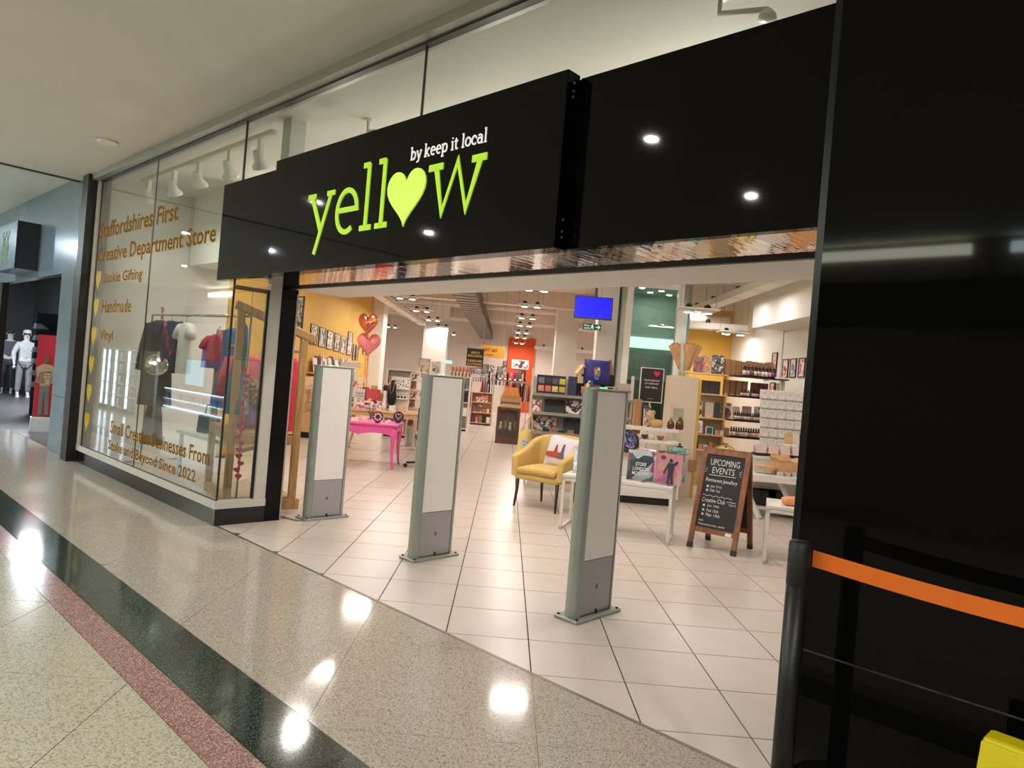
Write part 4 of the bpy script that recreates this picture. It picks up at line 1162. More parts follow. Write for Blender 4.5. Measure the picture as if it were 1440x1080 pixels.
for i in range(1, 9):
    for k in range(18):
        th0, th1 = math.pi * i / 10, math.pi * (i + .92) / 10; p0, p1 = 2 * math.pi * k / 18, 2 * math.pi * (k + .92) / 18
        q = [(math.sin(a) * math.cos(b) * .13, math.sin(a) * math.sin(b) * .13, math.cos(a) * .13) for a, b in ((th0, p0), (th0, p1), (th1, p1), (th1, p0))]
        mb.add(q, [(0, 1, 2, 3)])
o = mb.build('mirror_facets', CHROME, db); o['kind'] = 'stuff'
MB().lathe([(0, -.125), (.085, -.09), (.125, 0), (.085, .09), (.02, .125)], 16).build('core', GREYMET, db, smooth=True)
MB().tube([(0, 0, .12), (0, 0, .55)], .002, 5).build('string', MATS['twine'], db)
# table of goods in the window
wt_ = thing('window_table', 'white table with red and black bags behind the display glass', 'table', F(-8.2, 3.75, 0), FA)
MB().box(-.7, -.25, .52, .7, .25, .56).build('table_top', WHITEMET, wt_)
for x in (-.65, .65):
    for y in (-.2, .2): MB().box(x - .02, y - .02, 0, x + .02, y + .02, .52).build('leg', WHITEMET, wt_)
def handbag(loc, rz, mat, label, w_=.3, h_=.2):
    t = thing('handbag', label, 'handbag', loc, rz)
    MB().prism([(-w_ / 2, 0), (w_ / 2, 0), (w_ * .42, h_), (-w_ * .42, h_)], -.06, .06, 'y').build('bag_body', mat, t, bevel=.02)
    MB().tube([(-w_ * .25, 0, h_), (-w_ * .2, 0, h_ + .12), (w_ * .2, 0, h_ + .12), (w_ * .25, 0, h_)], .008, 6).build('handle', mat, t)
handbag(F(-7.75, 3.70, .56), FA, fab('bag_red', (170, 24, 44), .5), 'red handbag on the table in the display window')
handbag(F(-8.45, 3.70, .56), FA + .2, fab('bag_black', (24, 22, 26), .5), 'black handbag on the table in the display window', .34, .22)

# ================================================================== LEFT SIDE: YELLOW WALL
xw = -4.30
def wall_pic(Y, z, wdt, hgt, frame, art, label, grp):
    return picture((xw, Y, z), math.pi / 2, wdt, hgt, frame, art, label, grp)
fy = [15.3, 16.0, 16.7, 17.4, 18.1, 18.8]
nmz = ['first', 'second', 'third', 'fourth', 'fifth', 'sixth', 'seventh', 'eighth', 'ninth']
for i, Y in enumerate(fy):
    wall_pic(Y, 1.93 - .02 * i, .54, .44 if i != 5 else .62, FRBLACK if i != 4 else FROAK, ART_SET[(i * 2) % 6], 'portrait print in the row on the yellow wall, %s from the clothes frame' % nmz[i], 'prints on the yellow wall')
wall_pic(19.40, 1.72, .30, .42, FRBLACK, ART_SET[3], 'dark narrow print ending the row on the yellow wall', 'prints on the yellow wall')
wall_pic(19.78, 1.72, .30, .42, FRBLACK, ART_SET[3], 'second dark narrow print after the row on the yellow wall', 'prints on the yellow wall')
wall_pic(20.25, 2.05, .34, .34, FROAK, ART_SET[2], 'blue print on the yellow wall left of the balloons', 'prints on the yellow wall')
wall_pic(20.75, 1.92, .40, .62, FRBLACK, ART_SET[0], 'tall black-framed print on the yellow wall left of the balloons', 'prints on the yellow wall')
wall_pic(21.25, 1.92, .3, .5, FRBLACK, ART_SET[4], 'print on the yellow wall just behind the balloons', 'prints on the yellow wall')
wall_pic(13.4, 1.75, .3, .4, FRBLACK, ART_SET[4], 'white print seen low on the yellow wall behind the pine frame', 'prints on the yellow wall')
picture(F(-9.2, 5.15, 1.95), FA, .45, .5, FRBLACK, ART_SET[3], 'black and white print seen through the corner glass')
# wall shelf with record sleeves and cards
sh = thing('wall_shelf', 'pine ledge shelf of record sleeves on the yellow wall', 'shelf', (xw, 15.0, 1.30), math.pi / 2)
MB().box(0, -.22, 0, 4.4, 0, .03).build('ledge', PALEWOOD, sh)
MB().box(0, -.22, .03, 4.4, -.21, .06).build('lip', PALEWOOD, sh)
for i in range(13):
    m_ = ART_SET[(i * 5 + 3) % 6] if i % 3 else MOUNT
    slab_item('record_sleeve', 'record sleeve leaning on the pine ledge below the row of prints', 'record', (xw + .14 - (i % 2) * .03, 15.25 + i * .32, 1.33), math.pi / 2, .30, .32 + .04 * (i % 3), .02, BLACKP if i % 4 == 1 else m_, .15, 'record sleeves on the pine ledge', front=None)
# card display against the wall: pine cabinet with black kick
cb = thing('card_cabinet', 'pale wood card display with a black kick board below the yellow wall', 'cabinet', (xw + .02, 14.2, 0), math.pi / 2)
MB().box(0, -.5, .12, 6.2, 0, .50).build('base', PALEWOOD, cb)
MB().box(0, -.46, 0, 6.2, 0, .12).build('kick_board', BLACKM, cb)
MB().box(0, -.18, .50, 6.2, 0, 1.24).build('back_board', PALEWOOD, cb)
for k in range(3):
    MB().box(0, -.42 + .09 * k, .52 + .23 * k, 6.2, -.40 + .09 * k, .56 + .23 * k).build('tier_rail', PALEWOOD, cb)
CARDS = [MOUNT, ART_SET[1], ART_SET[4], ART_SET[5], MOUNT, ART_SET[0]]
for k in range(3):
    for i in range(14):
        slab_item('greeting_card', 'small white greeting card on tier %s of the pale card display' % ('one', 'two', 'three')[k], 'card', (xw + .40 - .09 * k, 14.5 + i * .42 + .1 * k, .53 + .23 * k), math.pi / 2, .20, .20, .006, CARDS[(i * 3 + k) % 6], .2, 'greeting cards on the pale display', None)
# balloons
FOIL = M('rose_gold_foil', (226, 138, 116), .16, .9, var=.02); PINKB = M('pink_foil', (242, 142, 146), .32, .15, var=.02)
def balloon(p, wdt, hgt, mat, label, rz, sl):
    t = thing('heart_balloon', label, 'balloon', p, rz)
    ol = heart_outline(1, 1, 44); mb = MB(); cx, cy = 0, .55; rings = 7; vs = []
    for sg in (-1, 1):
        base = len(mb.v); vs = []
        for r in range(rings + 1):
            k = r / rings
            for x, y in ol:
                vs.append(((cx + (x - cx) * k) * wdt, sg * .17 * wdt * math.sqrt(max(0, 1 - k ** 2.2)), (cy + (y - cy) * k) * hgt))
        n = len(ol)
        mb.add(vs, [(r * n + i, r * n + (i + 1) % n, (r + 1) * n + (i + 1) % n, (r + 1) * n + i) for r in range(rings) for i in range(n)])
    mb.build('balloon_skin', mat, t, smooth=True)
    MB().tube([(0, 0, 0), (.0, 0, -.03), (.02, 0, -sl)], .004, 5).build('ribbon', M('pink_ribbon', (206, 60, 110), .6), t)
    MB().lathe([(.004, -.04), (.022, -.02), (.008, .0)], 8).build('knot', mat, t)
YB = 12.0
balloon(W(516, 474, YB), .37, .41, FOIL, 'rose gold foil heart balloon floating above the pink one', -.25, .9)
balloon(W(517, 503, YB + .25), .41, .43, PINKB, 'matte pink heart balloon below the rose gold one', .2, .62)
# pink desk
PINKP = M('pink_paint', (222, 86, 152), .45, var=.03)
pd = thing('pink_desk', 'hot pink painted console desk with scalloped apron and tapered legs', 'desk', (-2.75, 10.58, 0), .02)
MB().box(-.02, -.02, .655, 1.16, .82, .685).build('desk_top', PINKP, pd, bevel=.006)
def leg_t(x, y, sx, sy):
    return MB().tube([(x + sx * .035, y + sy * .02, 0), (x + sx * .02, y, .06), (x, y, .30), (x + sx * .015, y, .50), (x, y, .655)], [.016, .018, .026, .042, .048], 8).build('leg', PINKP, pd, smooth=True)
for x, sx in ((.05, -1), (1.09, 1)):
    for y, sy in ((.05, -1), (.75, 1)): leg_t(x, y, sx, sy)
apr = [(.05, .655)] + [(.05 + .52 * i / 12, .50 + .045 * math.sin(math.pi * i / 12) ** .7) for i in range(13)] + [(.57 + .52 * i / 12, .50 + .045 * math.sin(math.pi * i / 12) ** .7) for i in range(1, 13)] + [(1.09, .655)]
MB().prism(apr, .01, .035, 'y').build('apron', PINKP, pd); MB().prism(apr, .765, .79, 'y').build('apron', PINKP, pd)
apx = [(.05, .655)] + [(.05 + .70 * i / 12, .52 + .04 * math.sin(math.pi * i / 12) ** .7) for i in range(13)] + [(.75, .655)]
MB().prism(apx, 1.10, 1.125, 'x').build('apron', PINKP, pd); MB().prism(apx, .015, .04, 'x').build('apron', PINKP, pd)
def on_desk(x, y): return Vector((-2.75 + x, 10.58 + y, .685))
def round_sign(loc, r, label, deco):
    t = thing('round_plaque', label, 'plaque', loc, .1)
    MB().lathe([(0, 0), (r, 0), (r, .018), (0, .018)], 28, m=Matrix.Translation((0, 0, r + .012)) @ Matrix.Rotation(math.pi / 2 - .12, 4, 'X')).build('disc', M('plaque_black', (34, 24, 28), .5), t)
    mxx = Matrix.Translation((0, 0, r + .012)) @ Matrix.Rotation(-.12, 4, 'X')
    PK = M('plaque_pink', (224, 160, 176), .6)
    if deco:
        for i in range(8):
            a = i * math.pi / 4
            MB().prism([(r * .6 * math.cos(a) + .018 * math.cos(q * 1.047), r * .6 * math.sin(a) + .018 * math.sin(q * 1.047)) for q in range(6)], -.024, -.018, 'y', m=mxx).build('petal_dot', PK, t)
    else:
        mb = MB(); stroke(mb, [(x, z - r * .55) for x, z in heart_outline(r * 1.1, r * 1.1, 24)], .008, -.024, -.018, closed=True)
        o = mb.build('heart_line', PK, t); o.data.transform(mxx)
    MB().box(-.04, -.03, 0, .04, .03, .014).build('easel_foot', BLACKM, t)
round_sign(on_desk(.82, .18), .082, 'round black plaque with a ring of pink dots on the pink desk', True)
round_sign(on_desk(1.08, .55), .085, 'round black plaque with a heart outline on the pink desk', False)
vz = thing('flower_vase', 'clear vase of paper flowers on the pink desk', 'vase', on_desk(.68, .34), 0)
MB().lathe([(.035, 0), (.04, .02), (.02, .10), (.045, .16)], 14).build('vase', CLEARG, vz, smooth=True)
for i in range(6):
    a = i * 1.05; MB().tube([(0, 0, .05), (.09 * math.cos(a), .06 * math.sin(a), .26 + .03 * (i % 3))], .004, 5).build('stem', M('stem_green', (70, 84, 50), .8), vz)
    MB().lathe([(0, -.02), (.025, -.008), (.03, .01), (.0, .025)], 8, c=(.09 * math.cos(a), .06 * math.sin(a), .27 + .03 * (i % 3))).build('flower', fab('flower_plum', (130, 28, 60)) if i % 2 else fab('flower_cream', (220, 196, 170)), vz)
for i, (x, y, c) in enumerate(((.30, .2, ART_SET[1]), (.45, .25, MOUNT), (.55, .5, ART_SET[5]), (.95, .30, ART_SET[1]))):
    slab_item('gift_box', 'small pale gift box on the pink desk, %s from the left' % nmz[i], 'box', on_desk(x, y), .1 * i, .10, .05, .08, c, 0, 'gift boxes on the pink desk')

# ================================================================== GONDOLA BEHIND THE ARMCHAIR
GY, GX0, GX1 = 10.42, .40, 1.86
gn = thing('display_gondola', 'pale metal gondola shelving behind the yellow armchair', 'shelving', (GX0, GY, 0), 0)
GW = GX1 - GX0
GPAN = M('gondola_panel', (196, 184, 170), .55); GSH = M('gondola_shelf', (214, 206, 196), .45)
for x in (-.035, GW):
    MB().box(x, .02, 0, x + .035, .10, 1.72).build('upright', GSH, gn)
MB().box(0, .06, .05, GW, .09, 1.60).build('back_panel', GPAN, gn)
SHZ = [.16, .78, 1.06, 1.33]
for z in SHZ:
    MB().box(0, -.30 if z > .2 else -.4, z, GW, .06, z + .025).build('shelf', GSH, gn)
    MB().box(0, -.31 if z > .2 else -.41, z - .01, GW, -.30 if z > .2 else -.4, z + .03).build('price_rail', GREYMET, gn)
MB().box(0, -.40, 0, GW, -.38, .16).build('kick_board', GPAN, gn)
MB().tube([(-.02, .0, hk.z + .02), (-.02, -.10, hk.z + .02), (hk.x - GX0, -.135, hk.z - .0)], .006, 6).build('hook', GREYMET, gn)
def onG(px_, z, y=-.2): 
    return Vector((W(px_, 560, GY + y).x, GY + y, z))
# top row: black card rack with little cards
cr = thing('card_rack', 'black rack of coloured cards on the top shelf of the gondola', 'rack', (.44, GY - .16, 1.358), 0)
MB().box(0, .02, 0, .42, .05, .27).build('back', BLACKP, cr); MB().box(0, -.05, 0, .42, .02, .03).build('ledge', BLACKP, cr); MB().box(0, -.02, .12, .42, .02, .14).build('ledge', BLACKP, cr)
CC = [(226, 150, 96), (226, 110, 90), (224, 206, 130), (200, 180, 60), (110, 116, 150), (60, 56, 60), (90, 90, 120), (214, 190, 70)]
for i in range(8):
    r, c = divmod(i, 4)
    slab_item('greeting_card', 'small coloured card in the black rack, %s row, %s from the left' % (('lower', 'upper')[r], nmz[c]), 'card', (.505 + c * .102, GY - .17 if not r else GY - .145, 1.39 + .115 * r), 0, .085, .085, .006, M('card_col_%d' % i, CC[i], .6, var=.25, scale=40), 0, 'cards in the black rack')
slab_item('poster_card', 'dark blue poster standing beside the black card rack', 'poster', (.99, GY - .12, 1.358), 0, .18, .28, .012, M('poster_navy', (44, 50, 80), .6, var=.3, scale=12), .06)
t = thing('felt_bird', 'colourful felt birds perched in front of the dark poster', 'ornament', (1.13, GY - .20, 1.358), 0)
for i, c in enumerate(((206, 90, 60), (226, 210, 90), (60, 90, 150))):
    MB().lathe([(0, 0), (.03, .01), (.045, .07), (.03, .13), (0, .16)], 10, c=(i * .05, .01 * i, .0 + .05 * i)).build('body', fab('felt_%d' % i, c), t, smooth=True)
    MB().lathe([(0, 0), (.018, .008), (.02, .03), (0, .045)], 8, c=(i * .05 + .02, .01 * i, .15 + .05 * i)).build('head', fab('felt_%d' % i, c), t, smooth=True)
slab_item('kraft_box', 'kraft box behind the felt birds', 'box', (1.30, GY - .12, 1.358), 0, .14, .22, .1, KRAFT, 0)
# second row
for i, (x, w_, h_, m_, lb) in enumerate(((.47, .13, .17, ART('mug_art', [(206, 130, 110), (236, 226, 220), (160, 80, 70)], 30), 'patterned mug box on the second shelf of the gondola'), (.73, .30, .19, BLACKP, 'black landscape canvas on the second shelf'), (1.03, .27, .20, ART('dalmatian', [(232, 226, 220), (40, 38, 42), (214, 208, 204)], 10, .5, 'noise'), 'black and white spotted canvas on the second shelf'), (1.29, .18, .17, M('charcoal_print', (66, 62, 66), .6, var=.5, scale=25), 'charcoal square print on the second shelf'), (1.49, .16, .16, ART_SET[3], 'dark print at the right of the second shelf'))):
    slab_item('canvas', lb, 'canvas', (x, GY - .12, 1.085), 0, w_, h_, .02, m_, .12)
for i, (x, w_, h_, m_, lb) in enumerate(((.60, .36, .21, ART('pug_print', [(206, 176, 168), (60, 54, 58), (226, 206, 198), (150, 120, 116)], 8, .5, 'noise'), 'pale pink canvas with a dog portrait on the third shelf'), (1.05, .34, .21, M('night_print', (52, 54, 62), .6, var=.7, scale=18), 'dark blue night scene canvas on the third shelf'), (1.42, .24, .2, ART_SET[3], 'small dark canvas at the right of the third shelf'))):
    slab_item('canvas', lb, 'canvas', (x, GY - .10, .805), 0, w_, h_, .02, m_, .14)
for i in range(9):
    slab_item('coaster_stack', 'low stack of dark coasters along the third shelf edge', 'coasters', (.50 + i * .12, GY - .26, .805), 0, .09, .03 + .02 * (i % 3), .07, BLACKP if i % 2 else M('tan_leather', (150, 110, 80), .7), 0, 'coaster stacks on the third shelf')
# on top
cu2 = thing('velvet_cushion', 'royal blue velvet cushion with an embroidered parrot on top of the gondola', 'cushion', (W(838, 534, GY - .1).x, GY - .15, 1.36), -.06)
MB().box(-.25, .05, -.01, .25, .2, .19).build('support_box', BLACKM, cu2)
pillow_obj(cu2, 'cover', fab('royal_blue_velvet', (34, 34, 110), .6), .38, .36, .08, Matrix.Translation((0, 0, .19)) @ Matrix.Rotation(-.12, 4, 'X'))
decal([(-.02, .05), (.03, .07), (.05, .16), (.03, .24), (-.01, .26), (-.05, .22), (-.04, .12)], ART('parrot_thread', [(190, 70, 50), (60, 120, 110), (210, 190, 160), (40, 60, 120)], 30), cu2, Matrix.Translation((0, 0, .19)) @ Matrix.Rotation(-.12, 4, 'X'), -.075)
bh = thing('bird_house', 'wooden bird house with a round hole beside the blue cushion', 'bird house', (W(820, 530, GY).x - .03, GY - .05, 1.55), .2)
bx('stand', BLACKM, bh, -.08, -.06, -.19, .08, .08, 0)
MB().prism([(-.07, 0), (.07, 0), (.07, .15), (0, .25), (-.07, .15)], -.06, .06, 'y').build('house_body', M('birdhouse_cream', (214, 190, 130), .7), bh)
for sg in (-1, 1): MB().bar((0, -.02, .265), (sg * .095, -.02, .135), .16, .012, up=(0, 0, 1)).build('roof_board', PALEWOOD, bh)
MB().prism([(.022 * math.cos(i * .5236), .12 + .022 * math.sin(i * .5236)) for i in range(12)], -.064, -.058, 'y').build('entry_hole', BLACKP, bh)
fish = thing('wooden_fish', 'carved wooden fish ornament above the blue cushion', 'ornament', (W(842, 500, GY).x, GY + .04, 1.74), 0)
MB().prism([(-.13, .10), (-.09, .14), (0, .155), (.06, .12), (.10, .09), (.15, .13), (.15, .04), (.10, .075), (.04, .05), (-.04, .04), (-.10, .06)], -.012, .012, 'y').build('fish_body', FROAK, fish)
MB().box(-.05, -.05, -.03, .05, .05, .0).build('foot', FROAK, fish); MB().tube([(0, 0, 0), (0, 0, .08)], .006, 6).build('rod', BLACKM, fish)
MB().prism([(.16, -.03), (.26, -.03), (.20, .20), (.17, .20)], -.01, .01, 'y').build('giraffe_neck', FROAK, fish)
MB().box(-.15, -.04, -.19, .27, .06, -.03).build('box_stand', BLACKM, fish)
ck = thing('wooden_crate', 'open oak cube with a black and white toy inside', 'crate', (W(858, 537, GY).x, GY - .2, 1.36), 0)
for a_ in ((-.10, -.08, 0, .10, .08, .012), (-.10, -.08, .16, .10, .08, .172), (-.10, -.08, .012, -.086, .08, .16), (.086, -.08, .012, .10, .08, .16)): bx('board', PALEWOOD, ck, *a_)
bx('toy', BLACKP, ck, -.05, -.02, .012, .0, .04, .12); bx('toy', MOUNT, ck, .01, -.02, .012, .05, .04, .13)
slab_item('cushion_pack', 'dark red cushion on the low shelf beside the armchair', 'cushion', (.56, GY - .2, .19), 0, .26, .36, .1, fab('dark_red', (92, 26, 26)), .1)
slab_item('folded_throw', 'yellow and grey folded throw on the low shelf of the gondola', 'throw', (1.15, GY - .2, .19), 0, .5, .32, .2, fab('throw_mix', (190, 170, 110)), .0)

# brown glazed cabinet and bottle crate down the aisle
bc = thing('glazed_cabinet', 'dark wooden cabinet with a glazed front at the end of the gondola', 'cabinet', (-.17, 16.6, 0), 0)
for a_ in ((0, 0, 0, .55, .4, .12), (0, 0, .80, .55, .4, .86)): bx('rail', DARKWOOD, bc, *a_)
for x in (0, .48):
    for y in (0, .34): bx('stile', DARKWOOD, bc, x, y, .12, x + .07, y + .06, .80)
bx('back', DARKWOOD, bc, .07, .38, .12, .48, .40, .80); bx('inner_shelf', DARKWOOD, bc, .07, .06, .30, .48, .38, .32); bx('glass_door', CLEARG, bc, .07, .02, .12, .48, .026, .80)
for i in range(4):
    t = thing('ornament', 'pale ornament behind the cabinet glass, %s from the left' % nmz[i], 'ornament', (-.06 + .11 * i, 16.8, .32), 0, 'ornaments in the glazed cabinet')
    MB().lathe([(.03, 0), (.045, .05), (.02, .13 + .03 * (i % 2)), (.035, .17 + .03 * (i % 2)), (0, .2 + .03 * (i % 2))], 10).build('figure', M('ornament_%d' % i, ((210, 200, 190), (190, 120, 90), (230, 226, 220), (120, 90, 70))[i], .5), t, smooth=True)
cr2 = thing('bottle_crate', 'pine crate of dark bottles with an orange card top on the brown cabinet', 'crate', (-.12, 16.62, .86), 0)
for a_ in ((0, 0, 0, .5, .012, .08), (0, .3, 0, .5, .312, .26), (0, .012, 0, .012, .3, .24), (.488, .012, 0, .5, .3, .24), (.012, .012, 0, .488, .3, .012)): bx('board', PALEWOOD, cr2, *a_)
MB().prism([(.03, .26), (.47, .26), (.40, .48), (.11, .48)], .28, .30, 'y').build('orange_board', M('orange_board', (222, 150, 80), .7, var=.15, scale=12), cr2)
proto = bottle_me(.17, .028, .4, M('cap_orange', (214, 150, 90), .5), M('bottle_slate', (70, 74, 84), .3), M('label_slate', (90, 94, 100), .6))
for r in range(2):
    for i in range(7):
        b_ = proto if (r, i) == (0, 0) else copy_tree(proto)
        place(b_, (-.07 + .065 * i, 16.70 + .1 * r, .872), 0); tag(b_, 'small dark bottle with an orange cap in the pine crate, %s row' % ('front', 'back')[r], 'bottle', 'bottles in the pine crate')

# ================================================================== HANGING SIGNS, SCREEN, EXIT SIGNS
def hang_sign(p, wdt, hgt, mat, label, lines, inkm, rz=0.0, ztop=4.2):
    t = thing('hanging_sign', label, 'sign', p, rz)
    MB().box(-wdt / 2, -.012, 0, wdt / 2, .012, hgt).build('board', mat, t)
    for x in (-wdt * .4, wdt * .4): MB().tube([(x, 0, hgt), (x, 0, ztop - p[2])], .003, 5).build('wire', GREYMET, t)
    for s, x, z, w_, h_ in lines:
        txt(s, (x * wdt, -.0125, z * hgt), (1, 0, 0), (0, 0, 1), inkm if not isinstance(inkm, dict) else inkm[s], t, w=w_ * wdt, h=h_ * hgt, align='C', bold=.02)
    return t
GOLDT = M('sign_gold', (222, 176, 70), .6)
pS = W(667, 515, 19.0)
hang_sign(pS, .46, .48, M('sign_black', (26, 22, 20), .6), "black hanging sign reading SID'S RECORDS DESIGNER CLOTHING in gold", [("SID'S", 0, .70, .5, .13), ('RECORDS', 0, .52, .84, .12), ('DESIGNER', 0, .24, .86, .12), ('CLOTHING', 0, .06, .88, .12)], GOLDT, .05)
pS = W(692, 503, 20.0)
hang_sign(pS, .70, .34, M('sign_amber', (232, 166, 56), .6), 'amber hanging sign reading GIFT LIST', [('GIFT LIST', -.10, .48, .62, .26), ('AVAILABLE', -.15, .16, .34, .12)], M('sign_brown_ink', (96, 56, 24), .6), .08)
pS = W(833, 450, 11.6)
tv = thing('ceiling_screen', 'black ceiling-hung screen showing a plain blue picture', 'screen', (pS.x, 11.6, W(833, 449, 11.6).z), -.04)
MB().box(-.315, -.02, 0, .315, .03, .375).build('bezel', M('screen_black', (18, 17, 20), .35), tv, bevel=.006)
MB().box(-.295, -.0215, .028, .295, -.0202, .357).build('picture', EMIT('screen_blue', (8, 8, 250), .95), tv)
MB().box(.12, -.0222, .07, .16, -.0216, .075).build('caption', M('screen_caption', (150, 160, 255), .5), tv)
MB().tube([(.03, .02, .37), (.03, .02, 4.2 - W(833, 449, 11.6).z)], .022, 8).build('pole', BLACKM, tv)
MB().box(-.06, .03, .12, .10, .06, .30).build('bracket', BLACKM, tv)
GRN = EMIT('exit_green', (18, 96, 70), .35); EXW = EMIT('exit_white', (220, 240, 230), .7)
pS = W(832, 464, 13.0)
ex = thing('exit_sign', 'green fire exit sign with running man and arrow below the blue screen', 'exit sign', (pS.x, 13.0, pS.z), 0)
MB().box(-.17, -.012, 0, .17, .012, .11).build('panel', GRN, ex)
for x in (-.14, .14): MB().tube([(x, 0, .11), (x, 0, 4.2 - pS.z)], .003, 5).build('wire', GREYMET, ex)
txt('Fire\nexit', (-.095, -.0125, .015), (1, 0, 0), (0, 0, 1), EXW, ex, w=.10, h=.08, align='C', bold=.01)
mb = MB(); stroke(mb, [(.0, .09), (.005, .06), (-.02, .03), (-.03, .015)], .012, -.0145, -.0125); stroke(mb, [(.005, .06), (.025, .035), (.02, .01)], .011, -.0145, -.0125); stroke(mb, [(-.025, .07), (.0, .078), (.03, .06)], .009, -.0145, -.0125); mb.prism([(.012 + .012 * math.cos(i), .098 + .009 * math.sin(i)) for i in range(6)], -.0145, -.0125, 'y'); mb.build('running_man', EXW, ex)
mb = MB(); stroke(mb, [(.07, .055), (.14, .055)], .014, -.0145, -.0125); stroke(mb, [(.11, .09), (.145, .055), (.11, .02)], .014, -.0145, -.0125); mb.build('arrow', EXW, ex)
pS = W(630, 511, 26.0)
e2 = thing('exit_light', 'small glowing green exit light far down the shop', 'exit sign', (pS.x, 26.0, pS.z), 0)
MB().box(-.13, -.03, 0, .13, .03, .11).build('diffuser', EMIT('exit_cyan', (120, 240, 220), 1.3), e2)
MB().tube([(0, 0, .11), (0, 0, 4.2 - pS.z)], .004, 5).build('stem', GREYMET, e2)

# ================================================================== BACK OF THE SHOP
YB_ = 34.38
bpics = [(663, 521, 10, 10, 3), (673, 521, 8, 9, 4), (681, 519, 10, 13, 3), (692, 519, 10, 12, 0), (703, 521, 8, 11, 3), (679, 531, 6, 7, 4), (687, 529, 9, 7, 4), (695, 531, 9, 8, 1), (711, 512, 8, 8, 3), (709, 524, 5, 12, 4)]
for i, (x, y, w_, h_, a_) in enumerate(bpics):
    p = W(x, y + h_ / 2, 34.45)
    picture((p.x, 34.48, p.z), 0, w_ * .035, h_ * .035, FRBLACK if i % 3 else WHITEMET, ART_SET[a_], 'small poster on the pale back wall, %s of the cluster below the hanging signs' % (nmz + ['tenth'])[i], 'posters on the back wall', mount=.0, name='wall_poster', fw=.02)
p = W(731, 519, 34.3)
ps = picture((p.x, 34.38, p.z), 0, .85, .46, WHITEMET, ART('surfboards', [(226, 226, 226), (60, 60, 70), (236, 232, 230), (150, 70, 70), (230, 226, 222), (90, 100, 120)], 9, .5), 'white board picture with a row of upright shapes on the orange wall', mount=.03, name='wall_picture')
# clothes rails
def rail(x, y, rz, L_, H, cols, label, glabel, grp, kind=DRESS, sp=.09):
    t = thing('clothes_rail', label, 'clothes rail', (x, y, 0), rz)
    for q in (0, L_):
        MB().tube([(q, 0, 0), (q, 0, H)], .014, 6).build('upright', CHROME, t); MB().tube([(q, -.22, .02), (q, .22, .02)], .014, 6).build('foot', CHROME, t)
    MB().tube([(0, 0, H), (L_, 0, H)], .014, 6).build('rod', CHROME, t)
    n = int(L_ / sp)
    for i in range(n):
        c = cols[i % len(cols)]; u = (i + .7) * sp
        prof = [(z * .92, a * .9, b * .45) for z, a, b in kind]
        garment(glabel % nmz[i] if '%s' in glabel else glabel, (x + u * math.cos(rz), y + u * math.sin(rz), H - .06), rz + math.pi / 2 + random.uniform(-.15, .15), prof, c, group=grp, ripple=.008, hook=.07)
SHIRT = [(0, .05, .04), (-.04, .19, .06), (-.3, .2, .07), (-.62, .2, .08)]
cset = [fab('cl_black', (30, 28, 32)), fab('cl_mag', (150, 30, 70)), fab('cl_red', (170, 46, 44)), fab('cl_navy', (44, 48, 80)), fab('cl_peach', (222, 140, 120)), fab('cl_grey', (110, 106, 110)), fab('cl_cream', (206, 190, 170)), fab('cl_olive', (84, 86, 60))]
rail(-1.35, 27.0, 0, .8, 1.5, [cset[1], cset[1], cset[5], cset[0]], 'chrome rail of magenta dresses at the left of the far aisle', 'magenta or dark dress on the far left rail', 'dresses on the far left rail')
rail(.15, 24.5, 0, 1.15, 1.45, [cset[0], cset[2], cset[4], cset[3], cset[0], cset[6]], 'chrome rail of mixed tops in front of the orange wall', 'top of mixed colour on the rail before the orange wall', 'tops on the rail before the orange wall', SHIRT)
rail(-.9, 30.5, 0, 1.6, 1.9, [cset[0], cset[6], cset[0], cset[5], cset[4]], 'high rail of shirts below the posters', 'shirt on the high rail below the posters', 'shirts on the high rail', SHIRT, .16)
for i, (px_, c) in enumerate(((723, HPINK), (731, cset[7]), (736, cset[0]))):
    p = W(px_, 521, 33.6); garment('%s dress hung flat on the far wall below the white board picture' % ('pink', 'dark green', 'black')[i], (p.x, 33.9, p.z), 0, [(z * .75, a * .8, b * .5) for z, a, b in DRESS], c, name='wall_dress')
# hats row
for i in range(5):
    p = W(703 + 7 * i, 538, 24.3)
    t = thing('cap', 'black cap with white front on the far rail shelf, %s from the left' % nmz[i], 'cap', (p.x, 24.2, 1.50), 0, 'caps above the far rail')
    MB().lathe([(.08, 0), (.08, .04), (.05, .09), (0, .10)], 12).build('crown', fab('cap_black', (26, 24, 28)), t, smooth=True)
    MB().prism([(-.05, .02), (.05, .02), (.04, .08), (-.04, .08)], -.083, -.075, 'y').build('front_patch', MOUNT, t)
hs = thing('hat_shelf', 'thin grey shelf carrying black caps down the aisle', 'shelf', (.1 - .55, 24.2, 1.47), 0)
bx('board', GREYMET, hs, 0, -.1, 0, 1.2, .12, .03); bx('post', GREYMET, hs, .0, 0, -1.47, .03, .03, 0); bx('post', GREYMET, hs, 1.17, 0, -1.47, 1.2, .03, 0)
